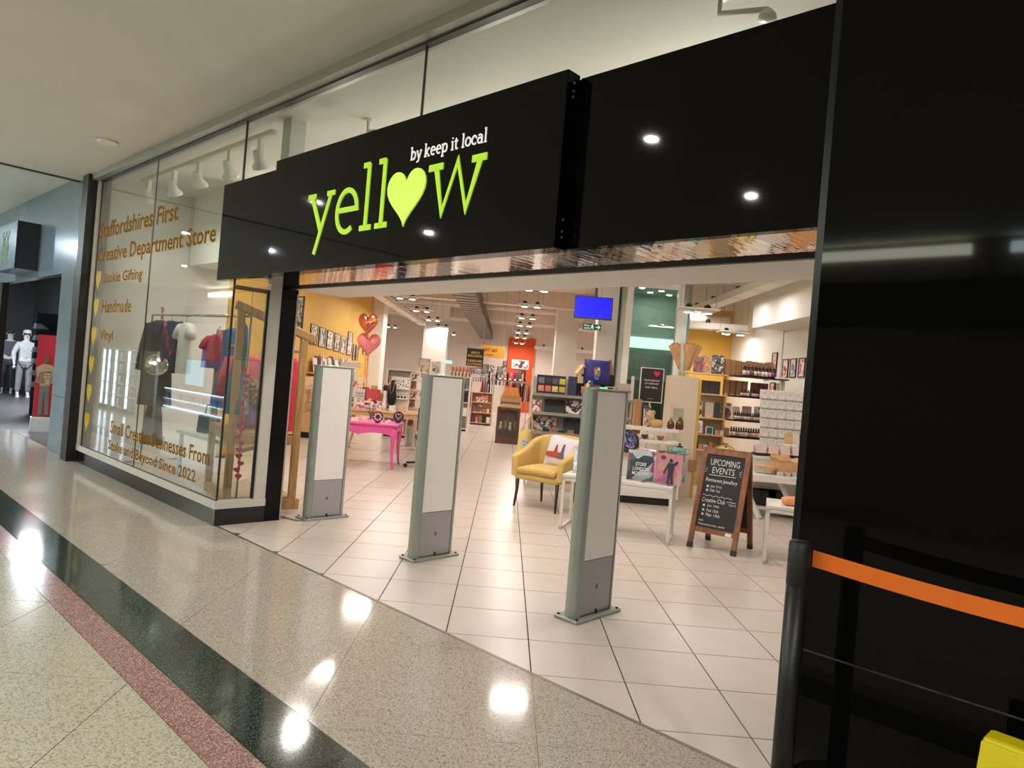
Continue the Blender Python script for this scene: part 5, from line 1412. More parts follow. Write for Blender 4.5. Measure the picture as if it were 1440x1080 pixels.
# pale wooden tables with goods left of the aisle
def wood_table(name, label, loc, rz, L_, D_, H, mat=PALEWOOD, curved=False):
    t = thing(name, label, 'table', loc, rz)
    MB().box(0, 0, H - .04, L_, D_, H).build('table_top', mat, t, bevel=.006); MB().box(.04, .04, H - .12, L_ - .04, D_ - .04, H - .04).build('apron', mat, t)
    for x in (.06, L_ - .06):
        for y in (.06, D_ - .06):
            sx = -1 if x < L_ / 2 else 1
            if curved: MB().tube([(x + sx * .03, y, 0), (x + sx * .04, y, .04), (x - sx * .01, y, .25), (x - sx * .02, y, .45), (x, y, H - .05)], [.028, .02, .024, .03, .036], 8).build('leg', mat, t, smooth=True)
            else: MB().box(x - .03, y - .03, 0, x + .03, y + .03, H - .04).build('leg', mat, t)
    return t
wood_table('wooden_table', 'pale wooden table with curved legs behind the pink desk', (-2.9, 12.5, 0), 0, 1.45, .8, .78, curved=True)
wood_table('wooden_table', 'pale wooden table with drawers left of the far aisle', (-1.75, 20.6, 0), 0, .55, .7, .76)
def onT(px_, y, z=.78): return Vector((W(px_, 570, y).x, y, z))
# goods on the pale table
ds = thing('display_stand', 'white stepped display stand of earrings on the pale table', 'display stand', onT(561, 12.85), 0)
MB().box(-.17, -.03, 0, .17, 0, .62).build('back_board', MOUNT, ds)
for z in (.0, .22, .40): MB().box(-.17, -.16, z, .17, -.03, z + .02).build('tier', MOUNT, ds)
MB().box(-.16, -.035, .44, .16, -.031, .58).build('earring_card', ART('earrings', [(236, 230, 224), (40, 38, 50), (236, 230, 224), (230, 224, 220)], 60), ds)
for i in range(5): bx('trinket', BLACKP, ds, -.14 + .06 * i, -.13, .24, -.11 + .06 * i, -.10, .275)
tt = thing('dress_form', 'small black dress form with a long necklace on the pale table', 'dress form', onT(550, 12.65), 0)
MB().lathe([(.05, 0), (.05, .015), (.01, .03), (.01, .10)], 12).build('stand', BLACKM, tt)
MB().add([], []).lathe([(.03, .10), (.075, .14), (.085, .26), (.06, .36), (.07, .46), (.035, .52), (.02, .56)], 14).build('form_body', fab('form_black', (22, 20, 22), .8), tt, smooth=True)
MB().tube([(-.04, -.05, .52), (-.03, -.09, .38), (-.0, -.10, .30), (.03, -.09, .38), (.04, -.05, .52)], .005, 6).build('necklace', CHROME, tt)
bl = thing('white_doll', 'white figurine with dark hair beside the black dress form', 'figurine', onT(540, 12.6), 0)
MB().lathe([(.05, 0), (.04, .10), (.025, .26), (.035, .32), (.015, .36)], 12).build('gown', MOUNT, bl, smooth=True); MB().lathe([(0, 0), (.035, .02), (.045, .06), (.03, .10), (0, .115)], 12, c=(0, 0, .35)).build('hair', fab('doll_hair', (40, 32, 30)), bl, smooth=True); MB().lathe([(.045, 0), (.045, .02), (0, .02)], 10).build('shoe_base', BLACKP, bl)
slab_item('gift_case', 'red gift case with a pink card standing on the pale table', 'box', onT(523, 12.75, .92), 0, .24, .22, .08, fab('red_card', (206, 72, 84), .6), .1)
bx_ = tag(MB().box(-.24, -.12, 0, .24, .12, .14).build('riser_box', ART('riser_print', [(236, 228, 222), (180, 120, 180), (236, 228, 222), (214, 90, 120), (236, 228, 222)], 26, .6)), 'white riser box printed with a purple heart on the pale table', 'box'); bx_.location = onT(521, 12.72)
sg_ = slab_item('box_sign', 'white box sign with handwritten words on the pale table', 'sign', onT(504, 12.9), 0, .19, .34, .03, MOUNT, .05)
txt('Be good\nor Stoke\nfirst', (-.0, -.002, .14), (1, 0, 0), (0, 0, 1), M('ink_black', (40, 38, 40), .7), sg_, w=.14, h=.15, align='C')
for i, (x, y, h_, m_) in enumerate(((492, 12.95, .18, ART_SET[3]), (535, 13.0, .30, PALEWOOD), (543, 12.95, .24, ART_SET[4]), (552, 12.6, .10, MOUNT), (566, 12.58, .12, PALEWOOD), (532, 12.62, .16, ART_SET[5]), (512, 13.05, .38, KRAFT), (524, 13.1, .42, PALEWOOD))):
    slab_item('gift_item', 'small boxed gift on the pale table, %s counted from the front left' % nmz[i], 'gift', onT(x, y), 0, .12, h_, .04, m_, .05, 'boxed gifts on the pale table')
# card spinners
def spinner(loc, H, label, grp, r=.17, tiers=6, head=None):
    t = thing('card_spinner', label, 'card rack', loc, .3)
    MB().tube([(0, 0, .05), (0, 0, H)], .016, 8).build('pole', WHITEMET, t)
    for k in range(4):
        a = k * math.pi / 2
        MB().tube([(0, 0, .05), (.24 * math.cos(a), .24 * math.sin(a), .03)], .014, 6).build('foot', WHITEMET, t)
    for q in range(tiers):
        z = .45 + (H - .55) * q / tiers
        MB().lathe([(r, 0), (r + .004, .0), (r + .004, .02), (r, .02)], 8, c=(0, 0, z)).build('wire_ring', WHITEMET, t)
        for k in range(8):
            a = k * math.pi / 4; m_ = CARDS[(q * 3 + k) % 6]
            slab_item('greeting_card', 'upright greeting card ' + grp, 'card', Vector(loc) + Vector((math.cos(a + .3) * r * .93, math.sin(a + .3) * r * .93, z + .02)), a + .3 + math.pi / 2, .115, .165, .006, m_, .08, 'cards ' + grp)
    if head: MB().box(-.20, -.02, H, .20, .0, H + .1).build('header', head, t)
spinner((-1.72, 13.62, 0), 1.62, 'white card spinner beside the middle security gate', 'on the spinner beside the middle gate', tiers=6)
spinner((-3.05, 13.6, 0), 1.50, 'white card spinner with a blank header behind the first gate', 'on the spinner behind the first gate', head=MOUNT)
# office chair foot beside the middle gate
oc = thing('swivel_chair', 'black swivel chair base on castors behind the middle security gate', 'chair', (-1.18, 11.15, 0), .2)
PLB = M('chair_black_plastic', (28, 27, 28), .5)
MB().tube([(0, 0, .08), (0, 0, .45)], .03, 10).build('gas_column', PLB, oc)
for k in range(5):
    a = k * 2 * math.pi / 5 + math.pi
    lg = MB().bar((0, 0, .10), (.31 * math.cos(a), .31 * math.sin(a), .075), .045, .03).build('base_leg', PLB, oc)
    MB().lathe([(.03, -.02), (.03, .02)], 12, m=Matrix.Translation((.32 * math.cos(a), .32 * math.sin(a), .03)) @ Matrix.Rotation(a, 4, 'Z') @ Matrix.Rotation(math.pi / 2, 4, 'X')).build('castor', PLB, lg)
MB().box(-.2, -.2, .45, .2, .2, .52).build('seat', PLB, oc, bevel=.03)
MB().box(-.17, .17, .56, .17, .22, .95).build('backrest', PLB, oc, bevel=.02)
# mid-left furniture: white bookcase, drawer units, plants and boxes
def cube_unit(name, label, loc, L_, D_, H, tiers, mat, goods, glabel, grp, seed):
    rnd = random.Random(seed)
    t = thing(name, label, 'shelving', loc, 0)
    bx('side', mat, t, 0, 0, 0, .03, D_, H); bx('side', mat, t, L_ - .03, 0, 0, L_, D_, H); bx('back', mat, t, .03, D_ - .02, 0, L_ - .03, D_, H)
    for k in range(tiers + 1):
        z = .05 + (H - .05) * k / tiers - (.025 if k == tiers else 0)
        bx('shelf', mat, t, .03, 0, z, L_ - .03, D_ - .02, z + .025)
        if k < tiers:
            x = .05
            while x < L_ - .16:
                w_ = rnd.uniform(.06, .16); h_ = rnd.uniform(.4, .85) * ((H - .05) / tiers - .04)
                slab_item('boxed_item', glabel, 'goods', Vector(loc) + Vector((x + w_ / 2, .06, z + .026)), 0, w_, h_, .1, rnd.choice(goods), 0, grp)
                x += w_ + .02
    return t
GOODS = [MOUNT, KRAFT, ART_SET[0], ART_SET[1], ART_SET[2], ART_SET[5], BLACKP, fab('goods_terracotta', (190, 110, 80)), fab('goods_plum', (110, 50, 90))]
cube_unit('white_bookcase', 'white bookcase of small gifts just right of the middle security gate', (-1.62, 19.4, 0), .62, .35, 1.5, 4, WHITEMET, GOODS, 'small gift on the white bookcase right of the middle gate', 'gifts on the white bookcase', 3)
cube_unit('white_bookcase', 'tall white bookcase behind the pale table', (-2.75, 16.0, 0), .9, .35, 1.55, 4, WHITEMET, GOODS, 'small gift on the tall white bookcase behind the pale table', 'gifts on the tall white bookcase', 4)
cube_unit('low_bookcase', 'low pale bookcase beside the far rail of tops', (-1.1, 22.5, 0), .7, .3, 1.05, 3, PALEWOOD, GOODS, 'small gift on the low pale bookcase down the aisle', 'gifts on the low pale bookcase', 5)
for i, (x, y, z, w_, h_) in enumerate(((597, 14.0, 1.52, .22, .30), (613, 14.0, 1.52, .20, .26))):
    picture((W(x, 515, y).x, y, z - .02), .05, w_, h_, FROAK if i == 0 else WHITEMET, ART_SET[(2, 4)[i]], ('oak framed yellow print standing above the middle gate', 'white clock-like print standing above the middle gate')[i], mount=.015)
pl = thing('picture_ledge', 'white shelf unit carrying two framed prints behind the middle gate', 'shelving', (-1.95, 14.0, 0), 0)
for a_ in ((0, 0, 0, .03, .35, 1.5), (.65, 0, 0, .68, .35, 1.5), (0, 0, 1.47, .68, .35, 1.5), (.03, 0, .7, .65, .35, .73), (.03, 0, 1.1, .65, .35, 1.13), (.03, .33, 0, .65, .35, 1.47)): bx('board', WHITEMET, pl, *a_)
for i in range(6):
    p = W(634 + i * 5, 525, 18.0)
    t = thing('dried_flowers', 'bunch of dried orange flowers on the white bookcase, %s from the left' % nmz[i], 'flowers', (-1.55 + .1 * i, 19.55, 1.5), 0, 'dried flower bunches')
    MB().lathe([(.02, 0), (.03, .08), (.02, .10)], 8).build('pot', KRAFT, t)
    for k in range(5): MB().tube([(0, 0, .08), (.05 * math.cos(k * 1.3), .05 * math.sin(k * 1.3), .2 + .02 * k)], [.004, .02], 5).build('stem', fab('dried_%d' % (k % 2), ((196, 110, 80), (210, 170, 130))[k % 2]), t)
for i in range(4):
    b_ = tag(MB().box(-.14, -.1, 0, .14, .1, .085).build('shoe_box', M('shoe_box_cream', (222, 206, 190), .7)), 'cream lidded box in the stack left of the clothes rails, %s from the bottom' % nmz[i], 'box', 'stacked cream boxes')
    b_.location = (-.98 + .01 * i, 22.6, 1.05 + .0855 * i)

# ================================================================== RIGHT SIDE
# made-up lit bay between white posts, imitating the reflection in a mirrored column
mc = thing('mock_mirror_bay', 'made-up green glazed bay between white posts, its glowing strip imitating a mirror reflection', 'glazed bay', (2.03, 12.5, 0), 0)
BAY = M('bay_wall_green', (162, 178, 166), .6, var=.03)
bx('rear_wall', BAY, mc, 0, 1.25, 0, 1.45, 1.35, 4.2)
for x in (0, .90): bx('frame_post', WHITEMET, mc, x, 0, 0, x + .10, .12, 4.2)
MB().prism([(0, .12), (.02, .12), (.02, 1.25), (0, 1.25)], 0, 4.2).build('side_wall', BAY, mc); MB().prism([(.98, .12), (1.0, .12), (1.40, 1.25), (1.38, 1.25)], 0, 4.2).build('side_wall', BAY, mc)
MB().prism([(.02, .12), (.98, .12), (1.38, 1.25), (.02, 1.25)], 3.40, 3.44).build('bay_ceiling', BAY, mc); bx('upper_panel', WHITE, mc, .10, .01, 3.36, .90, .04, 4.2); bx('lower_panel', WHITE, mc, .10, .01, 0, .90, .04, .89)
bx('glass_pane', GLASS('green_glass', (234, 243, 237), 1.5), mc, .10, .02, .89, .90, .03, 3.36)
bx('mock_reflected_strip', EMIT('bay_reflection_glow', (226, 248, 240), 1.15), mc, .03, 1.21, 2.35, 1.36, 1.245, 2.56)  # glowing strip added to imitate a reflected light band
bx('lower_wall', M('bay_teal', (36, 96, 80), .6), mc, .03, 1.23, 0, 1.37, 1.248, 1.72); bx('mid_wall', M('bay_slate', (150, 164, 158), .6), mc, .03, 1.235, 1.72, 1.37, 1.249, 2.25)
for x, y in ((.3, .35), (.7, .55), (.55, .85), (.95, 1.0)): MB().lathe([(.0, -.012), (.05, -.012), (.055, 0)], 14, c=(x, y, 3.40)).build('downlight', EMIT('bay_mock_lamp', (255, 252, 240), 6), mc)  # glowing discs added to imitate reflected ceiling lamps
lamp('lamp', 'AREA', (.6, .65, 3.35), 6, (.95, 1, .96), .5, parent=mc)  # extra lamp added to light the made-up bay
struct(bx('trim_13', WHITE, None, 1.62, 13.2, 0, 1.98, 13.6, 4.2), 'white pilaster left of the made-up green bay')
# poster on a stand
pp = W(914, 566, 10.9)
po = thing('poster_stand', "black poster in a white frame reading VALENTINES DAY 14th FEBRUARY SHOP SMALL", 'poster', (pp.x, 10.9, pp.z), -.05)
MB().box(-.18, -.012, 0, .18, .012, .54).build('frame', WHITEMET, po); MB().box(-.165, -.0145, .015, .165, -.0125, .525).build('poster_sheet', M('poster_black', (38, 33, 36), .5), po)
for s, z, w_, h_ in (('VALENTINES DAY', .33, .25, .026), ('14TH FEBRUARY', .28, .22, .026), ('SHOP SMALL', .22, .19, .028)): txt(s, (0, -.0148, z), (1, 0, 0), (0, 0, 1), M('poster_white_ink', (226, 222, 220), .6), po, w=w_, h=h_, align='C', bold=.015)
txt('yellow', (0, -.0148, .045), (1, 0, 0), (0, 0, 1), GOLDT, po, w=.09, h=.03, align='C')
MB().prism([(x + .07, z + .40) for x, z in heart_outline(.10, .09, 20)], -.0165, -.0148, 'y').build('heart_mark', M('poster_pink', (226, 40, 90), .6), po)
MB().tube([(0, .02, -pp.z), (0, .02, .3)], .012, 8).build('stand_pole', WHITEMET, po); MB().lathe([(.14, 0), (.14, .012), (.02, .02)], 18, c=(0, .02, -pp.z)).build('stand_base', WHITEMET, po)

# white counter with tiers
CX0, CX1, CY = 1.52, 2.40, 9.35
wc = thing('white_counter', 'white counter with tiered shelves of ceramics behind the white table', 'counter', (CX0, CY, 0), 0)
bx('body', WHITEMET, wc, 0, 0, .10, CX1 - CX0, .55, .64); bx('kick_board', BLACKM, wc, .02, .03, 0, CX1 - CX0 - .02, .5, .10); bx('worktop', WHITEMET, wc, -.02, -.02, .64, CX1 - CX0 + .02, .57, .67)
LACE = M('lace_white', (228, 220, 208), .6)
for z, y0 in ((.84, .14), (1.00, .26)):
    bx('tier', LACE, wc, .12, y0, z, CX1 - CX0, y0 + .28, z + .018)
    MB().prism([(.12, z)] + [(.12 + (CX1 - CX0 - .12) * i / 40, z - .02 - .012 * abs(math.sin(i * 1.57))) for i in range(41)] + [(CX1 - CX0, z)], y0 - .004, y0, 'y').build('lace_edge', LACE, wc)
for x in (.14, CX1 - CX0 - .03):
    bx('tier_post', LACE, wc, x, .40, .67, x + .02, .42, 1.0)
def pot(name, label, loc, prof, mat, cat='pot', handle=None, lid=None, seg=18):
    t = thing(name, label, cat, loc, 0); MB().lathe(prof, seg).build('vessel', mat, t, smooth=True)
    if handle: MB().tube(handle, .008, 7).build('handle', mat, t, smooth=True)
    if lid: MB().lathe(lid[0], 14).build('lid', lid[1], t, smooth=True)
    return t
def onC(px_, dy, z): return Vector((W(px_, 600, CY + dy).x, CY + dy, z))
WICK = fab('wicker', (196, 158, 106)); BRGL = M('brown_glaze', (92, 54, 32), .2, var=.3, scale=9); TEALG = M('teal_glaze', (112, 168, 160), .3, var=.2, scale=12)
dk = pot('wicker_duck', 'woven wicker duck basket on the upper tier', onC(923, .38, 1.018), [(.05, 0), (.085, .03), (.09, .08), (.06, .11), (0, .115)], WICK, 'ornament')
MB().tube([(-.04, 0, .08), (-.07, 0, .15), (-.06, 0, .19)], [.03, .028, .03], 8).build('neck', WICK, dk, smooth=True); MB().lathe([(0, 0), (.035, .02), (.035, .05), (0, .07)], 10, c=(-.06, 0, .17)).build('head', WICK, dk, smooth=True)
pot('brown_bottle', 'round brown glazed jar left of the square one', onC(943, .36, 1.018), [(.035, 0), (.05, .03), (.045, .09), (.015, .13), (.015, .15)], BRGL, 'jar')
pot('brown_bottle', 'broad shouldered brown glazed jar right of the round one', onC(955.5, .36, 1.018), [(.05, 0), (.06, .03), (.055, .10), (.04, .14), (.025, .15), (.03, .175)], BRGL, 'jar', seg=8)
tp_ = pot('teapot', 'teal and cream glazed teapot with a brown knob lid', onC(958, .08, .67), [(.06, 0), (.085, .02), (.095, .07), (.08, .12), (.05, .125)], TEALG, 'teapot', [(.08, 0, .11), (.14, 0, .10), (.15, 0, .06), (.09, 0, .02)], ([(.05, .125), (.045, .14), (.015, .15), (.02, .175), (0, .18)], BRGL))
MB().tube([(-.08, 0, .05), (-.13, 0, .08), (-.15, 0, .12)], [.02, .014, .01], 8).build('spout', TEALG, tp_, smooth=True)
for i, (px_, dy, z, c) in enumerate(((898, .2, .858, (226, 206, 190)), (908, .22, .858, (74, 52, 44)), (917, .2, .858, (220, 208, 180)), (930, .22, .858, (150, 96, 64)), (896, .10, .67, (196, 180, 166)), (912, .08, .67, (206, 110, 80)), (922, .07, .67, (180, 150, 120)), (934, .06, .67, (110, 80, 56)))):
    pot('ceramic_bowl', '%s ceramic piece on the lower tiers of the white counter, %s from the left' % (('blush', 'dark brown', 'cream', 'chestnut', 'stone', 'terracotta', 'sand', 'umber')[i], nmz[i % 4]), onC(px_, dy, z), [(.02, 0), (.04, .02), (.05, .06), (.045, .062)], M('ceramic_%d' % i, c, .35, var=.2, scale=14), 'bowl')
pz = thing('display_plate', 'round plate with a blue mosaic centre and dark rim on a stand', 'plate', onC(884, -.06, .68), .1)
mx_ = Matrix.Translation((0, 0, .15)) @ Matrix.Rotation(math.pi / 2 - .15, 4, 'X')
MB().lathe([(0, 0), (.11, 0), (.15, .015), (.155, .02), (.11, .012), (0, .012)], 28, m=mx_).build('plate_rim', M('plate_dark', (50, 52, 44), .3), pz, smooth=True)
MB().lathe([(0, .0125), (.115, .0145), (.115, .013)], 28, m=mx_).build('plate_centre', ART('blue_mosaic', [(40, 56, 120), (90, 110, 170), (30, 34, 80), (180, 150, 140)], 40, .3), pz)
MB().bar((0, .08, 0), (0, .03, .2), .015).build('easel', BLACKM, pz)
# green frame and kraft photo frames on the left of the counter
slab_item('photo_frame', 'oak angled photo frames at the left end of the ceramics counter', 'photo frame', onC(896, .45, .67), .4, .12, .72, .03, FROAK, .03)
for i in range(3): slab_item('leaflet', 'flower leaflet in the stack by the poster, %s from the top' % nmz[i], 'leaflet', onC(909 + i * 2, .44, 1.018 + .0), .2 * i, .10, .30 - .05 * i, .01, ART_SET[(2, 1, 4)[i]], .1)
# beige display plinth
bpnl = thing('beige_plinth', 'tall beige display plinth with a yellow edge beside the chalkboard', 'plinth', (2.44, 10.35, 0), 0)
BEI = M('plinth_beige', (222, 206, 182), .6, var=.02)
bx('body', BEI, bpnl, 0, 0, 0, .39, .45, 1.78); bx('yellow_edge', YELLOWW, bpnl, .392, -.005, 0, .43, .45, 1.75); bx('poster_pocket', CLEARG, bpnl, .05, -.006, 1.12, .2, -.001, 1.3)
bx('wooden_block', FROAK, bpnl, .34, -.05, .40, .44, -.006, .56)
vs_ = thing('flower_wraps', 'bunches of dried flowers wrapped in kraft paper in glass tubes on the beige plinth', 'flowers', (2.66, 10.52, 1.78), 0)
KP = M('kraft_wrap', (212, 164, 116), .8, var=.12, scale=14)
for i, (x, y, r, tl) in enumerate(((-.10, 0, .05, -.25), (.05, .03, .055, .22), (.0, -.05, .045, .05))):
    MB().lathe([(.03, 0), (.03, .20)], 12, c=(x, y, 0)).build('glass_tube', CLEARG, vs_)
    m_ = Matrix.Translation((x, y, .10)) @ Matrix.Rotation(tl, 4, 'Y')
    MB().lathe([(.015, 0), (.04, .12), (.075, .27), (.10, .38), (.085, .33), (.03, .15)], 9, m=m_).build('paper_cone', KP, vs_)
    for k in range(5): MB().tube([m_ @ Vector((0, 0, .2)), m_ @ Vector((.05 * math.cos(k * 1.3), .05 * math.sin(k * 1.3), .40))], [.006, .012], 5).build('flower_stem', fab('dry_flower', (176, 112, 96)), vs_)

# ---- shelving on the yellow / white wall
RY = 11.75
sw = thing('wall_shelving', 'wall shelving of kraft boxes, canvases and dropper bottles on the right', 'shelving', (2.95, RY, 0), 0)
SW = 1.72
rows = [.62, .88, 1.16, 1.56, 1.90]
for z in rows:
    bx('shelf_board', PALEWOOD if z != .62 else WHITEMET, sw, 0, -.02, z - .025, .75, .24, z); bx('shelf_board', BLACKM, sw, .76, -.12, z - .02, SW, .22, z)
for x in (-.02, .74, SW): bx('upright', WHITEMET if x > 1 else PALEWOOD, sw, x, .10, 0, x + .025, .24, 1.9 if x < 1 else 1.95)
bx('back_board', M('shelf_back', (206, 190, 160), .6), sw, 0, .225, 0, .75, .24, 1.56)
def onS(px_, row, dy=.05): return Vector((W(px_, 560, RY + dy).x, RY + dy, rows[row]))
# canvases on the top row
for i, (px_, w_, h_, m_, lb) in enumerate(((979, .16, .27, ART('canvas_red', [(150, 40, 30), (90, 120, 130), (160, 44, 32), (150, 40, 30)], 9, .6, 'noise'), 'dark red canvas at the left of the top shelf'), (990.5, .13, .30, ART('canvas_gold', [(130, 124, 120), (214, 160, 80), (134, 128, 124), (206, 120, 60), (120, 114, 110)], 14, .6, 'noise'), 'grey canvas with orange koi on the top shelf'), (1006, .20, .32, ART('canvas_skull', [(110, 108, 110), (40, 38, 42), (112, 110, 114), (214, 210, 206), (100, 98, 100)], 10, .6, 'noise'), 'grey canvas with a black and white skull on the top shelf'))):
    slab_item('canvas', lb, 'canvas', onS(px_, 4, .08), 0, w_, h_, .03, m_, .06)
for i in range(9):
    slab_item('kraft_box', 'tall kraft box on the top shelf right of the skull canvas, %s from the left' % nmz[i], 'box', onS(1020 + 7.6 * i, 4, .10), 0, .085, .27 - .008 * (i % 4), .08, KRAFT, 0, 'kraft boxes on the top shelf')
DROP = {}
def drop_row(key, cols, n, px0, px1, row, h_, r_, dy, label, grp):
    for i in range(n):
        c = cols[i % len(cols)]
        if (key, c) not in DROP:
            b_ = bottle_me(h_, r_, .55, M('drop_cap_black', (24, 22, 26), .5), M('drop_glass', (54, 40, 40), .25), M('drop_label_%d_%d_%d' % c, c, .6)); DROP[(key, c)] = b_
        else: b_ = copy_tree(DROP[(key, c)])
        place(b_, onS(px0 + (px1 - px0) * i / (n - 1), row, dy), 0); tag(b_, label, 'bottle', grp)
PAL = [(214, 220, 210), (226, 150, 160), (90, 84, 130), (226, 206, 96), (190, 170, 190), (226, 222, 216)]
drop_row('a', PAL, 9, 1044, 1085, 4, .19, .030, -.06, 'dropper bottle with coloured label on the top black shelf', 'dropper bottles on the top black shelf')
drop_row('b', [(236, 190, 190), (226, 160, 166), (226, 150, 160), (236, 210, 206), (90, 90, 110), (206, 206, 210)], 16, 1042, 1090, 3, .12, .019, -.06, 'small pale-labelled dropper bottle on the second black shelf', 'dropper bottles on the second black shelf')
drop_row('c', [(226, 222, 206), (206, 200, 180), (226, 206, 150), (190, 170, 190), (214, 160, 160)], 20, 1036, 1088, 2, .14, .020, -.06, 'cream-labelled dropper bottle on the third black shelf', 'dropper bottles on the third black shelf')
drop_row('d', [(236, 160, 160), (236, 214, 120), (170, 150, 190), (206, 150, 110), (200, 200, 206)], 17, 1032, 1088, 1, .17, .024, -.08, 'tall dropper bottle in the lowest black shelf row', 'dropper bottles on the lowest black shelf')
# second row boxes and books
for i in range(5):
    slab_item('black_book', 'black patterned notebook on the second shelf, %s from the left' % nmz[i], 'book', onS(976 + 8 * i, 3, .12), 0, .088, .22, .03, M('book_pattern', (62, 60, 62), .6, var=.6, scale=60), .03, 'black notebooks')
for i in range(4):
    slab_item('kraft_box', 'kraft box with pale labels on the second shelf, %s from the left' % nmz[i], 'box', onS(1021 + 8.5 * i, 3, .10), 0, .09, .26, .08, KRAFT, 0, 'kraft boxes on the second shelf', front=ART('kraft_label', [(150, 108, 74), (150, 108, 74), (206, 170, 140)], 12))
for i in range(4):
    slab_item('kraft_box', 'dark brown box on the second shelf behind the bottles, %s from the left' % nmz[i], 'box', onS(1058 + 6 * i, 3, .14), 0, .06, .25, .06, M('brown_box', (110, 70, 44), .8), 0, 'brown boxes on the second shelf')
# third row prints and cards
for i, (px_, w_, h_, m_) in enumerate(((983, .14, .26, ART_SET[4]), (999, .14, .25, MOUNT), (1010, .08, .27, M('navy_card', (70, 76, 88), .6)), (1023, .18, .27, ART_SET[0]), (1037, .12, .22, ART_SET[5]), (1052, .16, .24, fab('lilac_board', (186, 160, 166), .7)), (1068, .13, .25, ART_SET[4]), (1079, .10, .20, MOUNT))):
    slab_item('art_card', 'art card or print leaning on the third shelf, %s from the left' % nmz[i], 'card', onS(px_, 2, .12), 0, w_, h_, .01, m_, .08, 'art cards on the third shelf')
SOAP = [fab('soap_orange', (206, 120, 76), .6), fab('soap_peach', (226, 170, 120), .6), fab('soap_tan', (190, 140, 90), .6), BLACKP, MOUNT]
for r, n in ((1, 8), (0, 9)):
    for i in range(n):
        slab_item('soap_block', 'striped soap block on the %s wooden shelf at the left of the bottles' % ('lower', 'fourth')[r], 'soap', onS(976 + 7.2 * i, r, .04), 0, .07, .08 + .05 * (i % 3 == 1), .09, SOAP[(i * 3 + r) % 5], 0, 'soap blocks on the wooden shelves')
pb = slab_item('counter_sign', 'white handwritten sign about paying by card in front of the soaps', 'sign', onS(985, 1, -.10) + Vector((0, 0, .02)), .05, .15, .20, .008, MOUNT, .06)
txt('Pay\nby Card\nonly', (0, -.002, .03), (1, 0, 0), (0, 0, 1), M('ink_blue', (40, 44, 90), .7), pb, w=.11, h=.14, align='C')
picture(onS(1001, 1, -.08), 0, .12, .13, MOUNT, M('giraffe_blue', (28, 110, 140), .6, var=.2, scale=8), 'small blue picture with a yellow animal on the counter', mount=.0, fw=.012)
# frames on the right wall
def rwall(px_, z, w_, h_, art, label, frame=FRBLACK):
    u = (px_ - PX); Yq = 5.05 * FPX / (CR * u + SR * (-15)); return picture((5.05, Yq, z), -math.pi / 2, w_, h_, frame, art, label, 'prints on the right wall')
for i, px_ in enumerate((1105, 1116, 1128, 1140)):
    rwall(px_, 1.97, .26, .34, (ART('ink_red', [(226, 206, 200), (190, 50, 50), (230, 214, 206), (226, 206, 200)], 16), ART('ink_blue_art', [(206, 206, 206), (100, 130, 150), (216, 212, 210), (180, 80, 80)], 16), ART('ink_rose', [(226, 206, 200), (190, 90, 90), (230, 214, 206)], 14), ART_SET[1])[i], 'black framed print high on the right wall, %s from the shelves' % nmz[i])
for i, (px_, z, h_) in enumerate(((1078, 1.93, .34), (1088, 1.99, .46), (1078, 1.55, .30), (1088, 1.58, .30), (1087, 1.26, .3))):
    rwall(px_ + 1, z, .24, h_, ART('pink_art', [(226, 170, 164), (232, 190, 182), (180, 90, 90)], 12, .5, 'noise'), 'black framed pink print beside the bottle shelves, %s from the top left' % nmz[i])
rwall(1096, 1.62, .14, .24, M('amber_panel', (206, 160, 50), .6, var=.3, scale=14), 'narrow amber picture on the right wall')
# white card stand
cs2 = thing('card_wall', 'slanted white stand of white cards at the right of the bottles', 'card rack', (4.02, 10.9, .62), -.1)
mx_ = Matrix.Rotation(-.28, 4, 'X')
MB().box(0, 0, 0, .66, .02, 1.12, mx_).build('board', MOUNT, cs2)
for k in range(7): MB().box(0, -.03, .02 + .155 * k, .66, 0, .035 + .155 * k, mx_).build('ledge', CLEARG, cs2)
MB().bar((.33, .32, 0), (.33, .3, 1.0), .03).build('strut', WHITEMET, cs2)
CARDG = ART('white_card_lines', [(226, 222, 218), (226, 222, 218), (190, 186, 184)], 50, .6, 'noise')
for k in range(7):
    for i in range(5):
        p = Vector((4.02, 10.9, .62)) + Matrix.Rotation(-.1, 3, 'Z') @ (mx_ @ Vector((.07 + .13 * i, -.012, .036 + .155 * k)))
        slab_item('white_card', 'white card with grey lettering on the slanted stand', 'card', p, -.1, .11, .135, .004, CARDG, .28, 'white cards on the slanted stand')
# stepped white table with parcels
st_ = thing('stepped_table', 'stepped white table with splayed legs behind the chalkboard', 'table', (3.02, 8.95, 0), -.06)
bx('upper_top', WHITEMET, st_, 0, .55, .72, 1.75, 1.0, .76); bx('lower_top', WHITEMET, st_, .1, 0, .48, 1.75, .55, .56); bx('riser', WHITEMET, st_, .0, .56, .12, 1.75, .60, .72)
for x in (.35, 1.35):
    MB().bar((x, .05, 0), (x - .22, .3, .5), .05).build('leg', WHITEMET, st_); MB().bar((x + .5, .05, 0), (x + .28, .3, .5), .05).build('leg', WHITEMET, st_)
bx('low_shelf', WHITEMET, st_, .0, .2, .10, 1.75, .95, .13)
def onD(px_, lv, dy): 
    z = (.56, .76, .13)[lv]; y = 8.95 + dy; return Vector((W(px_, 650, y).x, y, z))
bxo = thing('open_carton', 'open kraft carton with raised flaps on the stepped table', 'carton', onD(1105, 0, .32), .2)
for a_ in ((-.15, -.1, 0, .15, .1, .006), (-.15, -.1, .006, .15, -.094, .17), (-.15, .094, .006, .15, .1, .17), (-.15, -.094, .006, -.144, .094, .17), (.144, -.094, .006, .15, .094, .17)): bx('carton_wall', KP, bxo, *a_)
